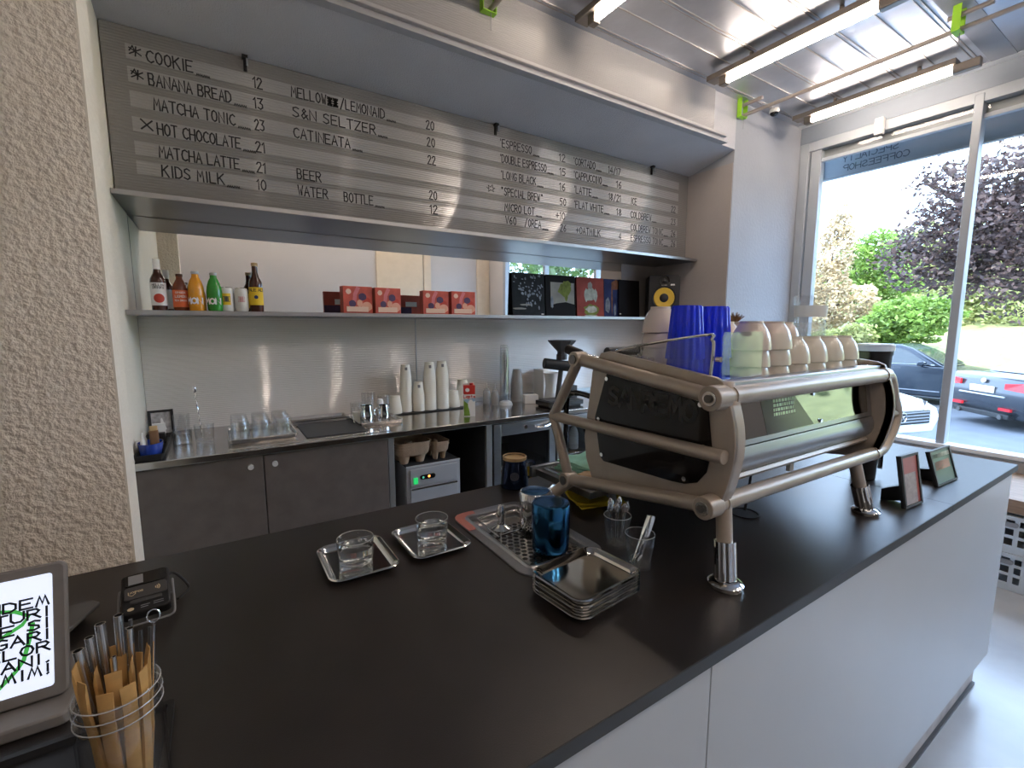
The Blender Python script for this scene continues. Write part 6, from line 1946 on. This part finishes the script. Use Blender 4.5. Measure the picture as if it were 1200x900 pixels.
# black tray with the straw jar
t = thing('counter_mat', 'black sunken tray under the straw jar', 'tray', (-0.26, 0.62, CT + 0.0003))
MB().dish([(0.165, 0.155, 0.006, 0.002), (0.168, 0.158, 0.006, 0.010), (0.175, 0.165, 0.006, 0.010), (0.175, 0.165, 0.006, 0.0)]).build('pan', 'black', t)
jx, jy = -0.118, 0.635
JZ = CT + 0.0026
t = thing('straw_jar', 'clear glass jar full of paper-wrapped straws at the counter corner', 'jar', (jx, jy, JZ))
MB().lathe([(0, 0), (0.036, 0), (0.040, 0.006), (0.040, 0.100), (0.037, 0.110), (0.037, 0.118), (0.0395, 0.120), (0.0395, 0.126), (0.037, 0.128), (0.037, 0.136), (0.0395, 0.138), (0.0395, 0.146), (0.037, 0.148), (0.0348, 0.148), (0.0348, 0.110), (0.0375, 0.1), (0.0375, 0.008), (0, 0.006)], seg=36).build('glass', 'vessel', t)
for zz, rr_ in ((0.147, 0.0385), (0.135, 0.0395), (0.123, 0.0395)):
    MB().tube([(rr_ * math.cos(2 * PI * k / 36), rr_ * math.sin(2 * PI * k / 36), zz) for k in range(36)], 0.0007, 6, closed=True).build('thread', 'glass_lip', t)
rs = random.Random(11)


def straw(k, a, rad, lean, h, m_, r, label, group, name, flat=False, tip=False):
    s = thing(name, label, 'straw', (jx, jy, JZ), group=group)
    p0 = Vector((math.cos(a) * rad * 0.7, math.sin(a) * rad * 0.7, 0.009))
    p1 = Vector((math.cos(a) * (rad + lean), math.sin(a) * (rad + lean), h))
    d = (p1 - p0).normalized()
    if flat:
        u = d.cross(Vector((math.cos(a), math.sin(a), 0.01))).normalized()
        w_ = d.cross(u)
        q = MB()
        lp = []
        for tt, wd, th_ in ((0, 1, 0.5), (0.02, 1.0, 1.0), (0.45, 1.03, 1), (0.8, 0.98, 1.0), (0.93, 1.05, 0.8), (0.97, 1.1, 0.35), (1.0, 1.12, 0.2)):
            c = p0.lerp(p1, tt) + w_ * (0.0015 * math.sin(tt * 9 + a))
            lp.append([c + u * sx * wd * r + w_ * sy * th_ * r * 0.45 for sx, sy in ((-1, -0.5), (-0.5, -1), (0.5, -1), (1, -0.5), (1, 0.5), (0.5, 1), (-0.5, 1), (-1, 0.5))])
        q.loops(lp)
        q.build('wrapper', m_, s, ang=50)
    else:
        q = MB()
        u = d.orthogonal().normalized()
        w_ = d.cross(u)
        n = 14
        ring = lambda c, rr_: [c + (u * math.cos(2 * PI * j / n) + w_ * math.sin(2 * PI * j / n)) * rr_ for j in range(n)]
        q.loops([ring(p0, r), ring(p1, r), ring(p1, r - 0.0006), ring(p1 - d * 0.05, r - 0.0006)], True, True)
        q.build('tube', m_, s)


k = 0
for (n, rad) in ((4, 0.012), (9, 0.0265)):
    for j in range(n):
        a = 2 * PI * j / n + 0.3 * (n > 4)
        straw(k, a, rad, rs.uniform(0.001, 0.006), rs.uniform(0.160, 0.186), 'kraft', 0.0066, 'brown paper-wrapped straw in the jar, %s ring' % ('inner' if n == 4 else 'outer'), 'brown paper-wrapped straws, %s ring of the jar' % ('inner' if n == 4 else 'outer'), 'wrapped_straw', True)
        k += 1
for j, (a, rad, ln, h, r) in enumerate(((2.75, 0.0135, 0.020, 0.196, 0.0048), (2.35, 0.0165, 0.016, 0.202, 0.0042), (2.02, 0.0135, 0.018, 0.212, 0.0050), (1.45, 0.017, 0.009, 0.218, 0.0045), (0.7, 0.0165, 0.002, 0.206, 0.0035), (4.9, 0.014, -0.004, 0.190, 0.0022))):
    straw(j, a, rad, ln, h, 'steel', r, 'bare steel straw sticking out of the jar, %s from the left' % ORD[j], 'steel straws in the jar', 'metal_straw')
s = thing('straw_brush', 'wire straw brush with a ring end sticking out of the jar', 'brush', (jx, jy, JZ))
MB().tube([(0.021, 0.001, 0.012), (0.036, 0.012, 0.205)], 0.0012, 6).build('wire', 'chrome', s)
c = Vector((0.0363, 0.0122, 0.213))
MB().tube([c + Vector((0.006 * math.cos(2 * PI * j / 16), 0, 0.008 * math.sin(2 * PI * j / 16))) for j in range(16)], 0.0009, 6, closed=True).build('ring', 'chrome', s)
for j, (a, h) in enumerate(((0.35, 0.202), (0.9, 0.192), (1.2, 0.206))):
    s = thing('wooden_stirrer', 'dark flat stirrer in the straw jar, %s from the right' % ORD[j], 'stirrer', (jx, jy, JZ), group='dark stirrers in the jar')
    p0, p1 = Vector((math.cos(a) * 0.019, math.sin(a) * 0.019, 0.01)), Vector((math.cos(a) * 0.034, math.sin(a) * 0.034, h))
    MB().tube([p0, p1], 0.0021, 6).build('stick', 'dark_grey', s)

# ================================================================ outside the window
GZ = -0.42
m = MB()
m.box(XW + 0.15, 60, -60, 60, GZ - 0.2, GZ)
struct(m, 'ground_street', 'asphalt')
m = MB()
m.box(15.6, 15.72, -40, 40, GZ + 0.001, GZ + 0.004)
struct(m, 'ground_line', 'road_line')
m = MB()
n, mm_ = 40, 10
G = {}
hr = random.Random(4)
for i in range(n + 1):
    for j in range(mm_ + 1):
        x = 17.4 + j * 1.8
        y = -40 + i * 2.0
        G[i, j] = m.v((x, y, GZ + 0.05 + max(0, (x - 17.4)) * 0.30 + (hr.uniform(-0.15, 0.15) if j else 0)))
for i in range(n):
    for j in range(mm_):
        m.f([G[i, j], G[i + 1, j], G[i + 1, j + 1], G[i, j + 1]])
struct(m, 'ground_bank', 'grass')

# shop sign outside: seen from behind
t = thing('shop_sign', 'translucent shop fascia sign with mirrored lettering hanging outside the window top', 'sign', (4.9, 0.6, 2.95))
o_ = t.location
MB(o_).box(4.895, 4.905, -1.4, 2.255, 2.850, 3.35).build('panel', 'sign_panel', t)
MB(o_).box(4.88, 4.92, -1.4, 2.262, 2.835, 2.850).box(4.88, 4.92, 2.255, 2.268, 2.835, 3.35).build('frame', 'frame_white', t)
m = MB(o_)
m.text('COFFEESHOP', (4.894, 1.62, 2.885), (0, 1, 0), (0, 0, 1), 0.050, wr=0.80, sw=0.14, gap=0.22)
m.text('SPECIALTY', (4.894, 1.70, 2.965), (0, 1, 0), (0, 0, 1), 0.050, wr=0.80, sw=0.14, gap=0.22)
for v in m.bm.verts:
    v.co.x = 4.8935 - o_.x
m.build('lettering', 'sign_ink', t, smooth=False, keep=True)
for yy in (1.35, -0.4):
    MB(o_).box(4.58, 4.9, yy, yy + 0.04, 3.20, 3.24).build('bracket', 'mid_grey', t)
struct(MB().box(4.58, 5.3, -1.6, 2.35, 3.36, 3.44), 'canopy', 'frame_white')


def foliage(name, blobs, nleaf, size, m_, parent, off, seed, flat=0.0):
    r_ = random.Random(seed)
    q = MB(off)
    tot = sum(b[3] * b[4] * b[5] for b in blobs)
    for (cx, cy, cz, rx, ry, rz) in blobs:
        for _ in range(int(nleaf * rx * ry * rz / tot)):
            while True:
                u = Vector((r_.uniform(-1, 1), r_.uniform(-1, 1), r_.uniform(-1, 1)))
                if 0.05 < u.length <= 1:
                    break
            u = u.normalized() * (u.length ** 0.45)
            lump = 1 + 0.18 * math.sin(u.x * 7 + cx * 3) * math.sin(u.y * 6 + cy * 5) + 0.12 * math.sin(u.z * 9 + cz)
            c = Vector((cx + u.x * rx * lump, cy + u.y * ry * lump, cz + u.z * rz * lump))
            a = Vector((r_.gauss(0, 1), r_.gauss(0, 1), r_.gauss(0, 0.7))).normalized()
            b = a.orthogonal().normalized()
            b = (b * math.cos(r_.uniform(0, 6.3)) + a.cross(b) * math.sin(r_.uniform(0, 6.3))).normalized()
            s = size * r_.uniform(0.6, 1.35)
            q.f([q.v(c - a * s), q.v(c + b * s * 0.5), q.v(c + a * s), q.v(c - b * s * 0.5)])
    return q.build(name, m_, parent, smooth=False, keep=True)


def tree(name, label, cat, base, blobs, nleaf, size, m_, seed, trunk=0.12, group=None, limbs=5):
    base = Vector(base)
    t = thing(name, label, cat, base, group=group)
    top = Vector((sum(b[0] for b in blobs) / len(blobs), sum(b[1] for b in blobs) / len(blobs), sum(b[2] for b in blobs) / len(blobs)))
    q = MB(base)
    mid = base.lerp(top, 0.55) + Vector((0, 0, -0.1))
    q.tube(smoothpath([base + Vector((0, 0, -0.05)), base.lerp(mid, 0.5) + Vector((0.05, -0.08, 0)), mid]), trunk, 8, trunk * 0.6)
    for b in blobs:
        c = Vector(b[:3])
        q.tube(smoothpath([mid, mid.lerp(c, 0.5) + Vector((0, 0.1, 0.15)), c, c + Vector((0.1, -b[4] * 0.5, b[5] * 0.3))]), trunk * 0.5, 6, trunk * 0.08)
    q.build('trunk', 'bark', t)
    foliage('foliage', blobs, nleaf, size, m_, t, base, seed)
    return t


def A(px, py, x):
    return at(px, py, x=x)


# purple-leaved tree over the street
bl = []
for (px, py, x, r) in ((1125, 285, 13.2, 1.1), (1095, 300, 13.0, 0.95), (1165, 270, 13.2, 1.2), (1150, 225, 13.4, 1.0), (1190, 215, 13.4, 1.2), (1110, 260, 13.2, 0.8), (1075, 320, 12.8, 0.62),
                       (1190, 300, 13.0, 0.9), (1060, 292, 13.2, 0.5), (1120, 325, 13.0, 0.65), (1215, 260, 13.2, 1.3), (1250, 230, 13.2, 1.5), (1175, 335, 12.8, 0.5), (1240, 330, 12.9, 1.1), (1088, 215, 13.6, 0.42), (1110, 200, 13.6, 0.5)):
    c = A(px, py, x)
    bl.append((c.x, c.y, c.z, r, r, r * 0.62))
b = Vector((17.6, -2.2, 0))
tree('street_tree', 'purple-leaved tree overhanging the parked cars', 'tree', (b.x, b.y, GZ + 0.02), bl, 13500, 0.060, 'leaf_purple', 1, 0.22)
# bank vegetation
veg = [
    ('dry_conifer', 'dry straw-coloured conifer behind the left window edge', 'tree', [(965, 330, 19.6, 0.8, 0.9), (980, 290, 19.6, 0.55, 1.1), (995, 355, 19.6, 0.8, 0.7), (958, 375, 19.6, 0.8, 0.6), (985, 265, 19.6, 0.4, 0.7)], 9000, 0.075, 'leaf_dry', None),
    ('garden_tree', 'green tree beside the dry conifer behind the parked cars', 'tree', [(1004, 310, 22, 0.8, 0.9), (1030, 295, 22.4, 0.9, 0.9), (1010, 345, 22, 0.8, 0.7), (1048, 330, 22.4, 0.8, 0.8)], 7000, 0.08, 'leaf_green', None),
    ('shrub', 'bright green broad shrub above the dark blue car', 'shrub', [(1062, 375, 19, 1.0, 0.7), (1045, 390, 19, 0.8, 0.5), (1085, 368, 19.2, 0.8, 0.6), (1036, 398, 19, 0.6, 0.4)], 6000, 0.085, 'leaf_green', None),
    ('hedge', 'long pale yellow-green hedge on the sunny bank', 'hedge', [(1120, 385, 25, 1.2, 0.9), (1150, 370, 25, 1.4, 1.0), (1185, 375, 25, 1.5, 0.9), (1225, 365, 25, 1.8, 1.2), (1115, 350, 25.5, 1.3, 1.1), (1145, 340, 26, 1.6, 1.1), (1190, 335, 26, 1.8, 1.3)], 11000, 0.10, 'leaf_lime', None),
    ('shrub', 'yellowish shrub under the dry conifer', 'shrub', [(960, 408, 17.6, 0.7, 0.5), (985, 404, 17.6, 0.6, 0.5), (1005, 396, 17.6, 0.45, 0.45)], 5000, 0.08, 'leaf_lime', None),
    ('backdrop_tree', 'big pale green tree on top of the bank', 'tree', [(1060, 315, 30, 2.2, 1.4), (1100, 300, 31, 2.4, 1.6), (1150, 310, 31, 2.6, 1.6), (1010, 330, 30, 2.0, 1.3), (965, 345, 30, 1.8, 1.2), (1200, 300, 31, 2.8, 1.8)], 11000, 0.17, 'leaf_lime', None),
]
for i, (nm, lb, cat, bs, nl, sz, m_, g) in enumerate(veg):
    bl = []
    for (px, py, x, r, rz_) in bs:
        c = A(px, py, x)
        bl.append((c.x, c.y, c.z, r, r * 1.1, rz_))
    bx, by = bl[0][0], bl[0][1]
    tree(nm, lb, cat, (bx, by, GZ + 0.05 + max(0, bx - 17.4) * 0.30 - 0.1), bl, nl, sz, m_, 20 + i, 0.10)
# opposite side of the view, seen only in the mirror
tree('street_tree', 'dark green tree further down the street, seen in the mirror', 'tree', (13, -9, GZ), [(13, -9, 2.6, 2.4, 2.6, 2.0), (14, -13, 3.0, 2.6, 3.0, 2.2), (13.5, -5.2, 2.9, 1.5, 1.8, 1.5)], 3800, 0.2, 'leaf_dark', 77, 0.2)


# ---------------------------------------------------------------- cars
def car(label, loc, rz, paint, front=False, L=4.6, Wd=1.82, H=1.44, extra=None):
    """length along local x, nose at +x"""
    t = thing('car', label, 'car', loc, rz)
    hw = Wd / 2
    wr = 0.325
    ax0, ax1 = -L / 2 + 0.98, L / 2 - 0.90
    low = 0.20
    prof = [(-L / 2 + 0.08, low + 0.08), (-L / 2, 0.48), (-L / 2 + 0.01, 0.72), (-L / 2 + 0.06, 0.93), (-L / 2 + 0.14, 0.985), (-L / 2 + 0.60, 1.00), (-L / 2 + 1.4, 0.97), (0.55, 0.955), (L / 2 - 1.40, 0.93), (L / 2 - 0.80, 0.84), (L / 2 - 0.25, 0.72), (L / 2 - 0.06, 0.62), (L / 2, 0.48), (L / 2 - 0.05, low + 0.06)]
    bot = [(L / 2 - 0.12, low)]
    for ax in (ax1, ax0):
        bot.append((ax + wr + 0.06, low))
        for k in range(1, 8):
            a = PI * k / 8
            bot.append((ax + (wr + 0.055) * math.cos(a), low + 0.12 + (wr + 0.03) * math.sin(a) * 1.0))
        bot.append((ax - wr - 0.06, low))
    bot.append((-L / 2 + 0.14, low))
    full = prof + bot
    m = MB()
    lp = []
    for yy, ins, dz in ((-hw + 0.10, 0.97, -0.02), (-hw + 0.03, 0.985, 0), (-hw, 1.0, 0), ):
        lp.append([(x * (1 - (1 - ins) * (1 if abs(x) > L / 2 - 0.6 else 0.3)), yy + (0.05 if z > 0.80 else 0), z + (dz if z > 0.8 else 0)) for x, z in full])
    L2 = lp + [[(x, -y, z) for x, y, z in l_] for l_ in lp[::-1]]
    # order the slices from the middle plane outwards so the sides close cleanly
    order = [L2[2], L2[1], L2[0], L2[5], L2[4], L2[3]]
    m2 = MB()
    sl = [[(x, -hw + 0.0 + (0.06 if z > 0.80 else 0.0 if 0.35 < z else 0.04), z) for x, z in full],
          [(x, hw - 0.0 - (0.06 if z > 0.80 else 0.0 if 0.35 < z else 0.04), z) for x, z in full]]
    m2.loops(sl)
    m.bm.free()
    m2.build('body', paint, t, bevel=0.045, bseg=3)
    # greenhouse
    g0, g1 = -L / 2 + 0.72, L / 2 - 1.42
    low_ = [(g0 - 0.1, 0.96), (g0 + 0.62, H - 0.10), (g0 + 1.15, H), (g0 + 1.75, H), (g1 - 0.62, H - 0.08), (g1 + 0.08, 0.93)]
    m = MB()
    yb, yt = hw - 0.08, hw - 0.33

    def yy(z):
        return yb + (yt - yb) * (z - 0.93) / (H - 0.93)
    m.loops([[(x, -yy(z), z) for x, z in low_], [(x, yy(z), z) for x, z in low_]])
    ro = m.build('cabin', paint, t, bevel=0.05, bseg=3)
    # side glass
    for s in (-1, 1):
        for poly in ([(g0 + 0.62, 1.00), (g0 + 0.86, H - 0.16), (g0 + 1.18, H - 0.09), (g0 + 1.42, H - 0.09), (g0 + 1.42, 0.99)], [(g0 + 1.50, 0.99), (g0 + 1.50, H - 0.09), (g0 + 1.72, H - 0.09), (g1 - 0.68, H - 0.15), (g1 - 0.22, 0.98)]):
            m = MB()
            m.loops([[(x, s * (yy(z) - 0.004), z) for x, z in poly], [(x, s * (yy(z) + 0.008), z) for x, z in poly]])
            m.build('side_window', 'car_glass', t)
        MB().obox((g1 - 0.30, s * (hw + 0.06), 1.0), (0.14, 0.20, 0.12)).build('mirror', paint, t, bevel=0.03)
        for hx_ in (g0 + 1.28, g0 + 0.30 + 0.1):
            MB().box(hx_ - 0.10, hx_ + 0.10, s * (hw - 0.002) - 0.016, s * (hw - 0.002) + 0.016, 0.80, 0.83).build('door_handle', paint, t, bevel=0.008)
        MB().box(-L / 2 + 1.4, L / 2 - 1.35, s * hw - 0.012, s * hw + 0.012, 0.335, 0.36).build('sill_trim', 'chrome', t)
        MB().box(g0 + 0.6, g1 - 0.1, s * (yy(0.98) + 0.005) - 0.008, s * (yy(0.98) + 0.005) + 0.008, 0.965, 0.98).build('window_trim', 'chrome', t)
        for ax in (ax0, ax1):
            m = MB().tube([(ax, s * (hw - 0.20), wr), (ax, s * (hw + 0.0), wr)], wr, 28)
            wh = m.build('wheel', 'tyre', t, bevel=0.02)
            m = MB().tube([(ax, s * (hw - 0.05), wr), (ax, s * (hw + 0.006), wr)], wr * 0.66, 24)
            m.build('rim', 'mid_grey', wh, bevel=0.01)
    # screens
    for (xa, za, xb, zb) in ((g0 - 0.06, 1.005, g0 + 0.56, H - 0.13), (g1 + 0.02, 0.985, g1 - 0.55, H - 0.12)):
        m = MB()
        ya, yb2 = yy(za) - 0.10, yy(zb) - 0.08
        d = -0.012 if xa < 0 else 0.012
        m.loops([[(xa, -ya, za), (xa, ya, za), (xb, yb2, zb), (xb, -yb2, zb)], [(xa + d, -ya, za + 0.01), (xa + d, ya, za + 0.01), (xb + d, yb2, zb + 0.01), (xb + d, -yb2, zb + 0.01)]])
        m.build('windscreen', 'car_glass', t)
    # tail
    xr = -L / 2
    for s in (-1, 1):
        m = MB()
        m.loops([[(xr + 0.012, s * (hw - 0.42), 0.76), (xr + 0.012, s * (hw - 0.42), 0.86), (xr + 0.03, s * (hw - 0.06), 0.90), (xr + 0.02, s * (hw - 0.04), 0.74)], [(xr - 0.022, s * (hw - 0.42), 0.76), (xr - 0.018, s * (hw - 0.42), 0.86), (xr + 0.0, s * (hw - 0.06), 0.90), (xr - 0.01, s * (hw - 0.04), 0.74)]])
        m.build('tail_lamp', 'tail_red', t)
        MB().box(xr - 0.02, xr + 0.02, s * (hw - 0.38) - 0.12, s * (hw - 0.38) + 0.12, 0.36, 0.41).build('reflector', 'tail_red', t)
        MB().tube([(xr - 0.03, s * (hw - 0.45), 0.24), (xr + 0.1, s * (hw - 0.45), 0.24)], 0.045, 14).build('exhaust', 'dark_steel', t)
    MB().box(xr - 0.018, xr + 0.004, -0.26, 0.26, 0.66, 0.78).build('number_plate', 'plate_white', t, bevel=0.003)
    MB().box(xr - 0.02, xr + 0.01, -0.50, 0.50, 0.60, 0.622).build('tail_trim', 'light_grey', t)
    MB().disc((xr + 0.02, 0, 0.875), (-1, 0, 0.1), 0.045, 0.02, 18).build('badge', 'light_grey', t)
    MB().box(xr - 0.006, xr + 0.1, -hw + 0.3, hw - 0.3, 0.21, 0.30).build('rear_valance', 'black', t, bevel=0.01)
    # nose
    xf = L / 2
    gw = 0.64 if front else 0.52
    gr = MB().box(xf - 0.08, xf + 0.012, -gw, gw, 0.40, 0.61).build('grille', 'black', t, bevel=0.01)
    for k in range(4):
        MB().box(xf + 0.008, xf + 0.024, -gw - 0.01 + 0.01 * k, gw + 0.01 - 0.01 * k, 0.580 - k * 0.047, 0.596 - k * 0.047).build('grille_bar', 'chrome', gr)
    q = MB()
    P = [Vector((xf + 0.032, 0.075 * math.cos(2 * PI * k / 20), 0.525 + 0.075 * math.sin(2 * PI * k / 20))) for k in range(20)]
    q.tube(P, 0.008, 6, closed=True)
    q.tube([(xf + 0.030, -0.045, 0.565), (xf + 0.030, -0.02, 0.49), (xf + 0.030, 0.0, 0.53), (xf + 0.030, 0.02, 0.49), (xf + 0.030, 0.045, 0.565)], 0.007, 6) if front else None
    q.build('emblem', 'chrome', t)
    for s in (-1, 1):
        m = MB()
        m.loops([[(xf - 0.30, s * (hw - 0.05), 0.62), (xf - 0.04, s * 0.56, 0.52), (xf - 0.04, s * 0.56, 0.60), (xf - 0.26, s * (hw - 0.08), 0.72)], [(xf - 0.22, s * (hw + 0.01), 0.60), (xf + 0.02, s * 0.56, 0.51), (xf + 0.0, s * 0.56, 0.615), (xf - 0.2, s * (hw - 0.02), 0.71)]])
        m.build('head_lamp', 'steel', t)
    MB().box(xf - 0.03, xf + 0.02, -0.26, 0.26, 0.30, 0.40).build('number_plate', 'plate_white', t, bevel=0.003)
    return t


car('dark navy parked car across the street, seen side on', (15.4, 4.75, GZ), R(-91), 'car_navy', L=4.75)
car('grey parked car with red tail lamps at the right window edge', (14.2, 1.12, GZ), R(-40), 'car_grey', L=4.6)
car('white car with a chrome grille low behind the espresso machine', (9.35, 4.85, GZ), R(-105), 'car_white', front=True, L=4.5)

bpy.context.view_layer.update()
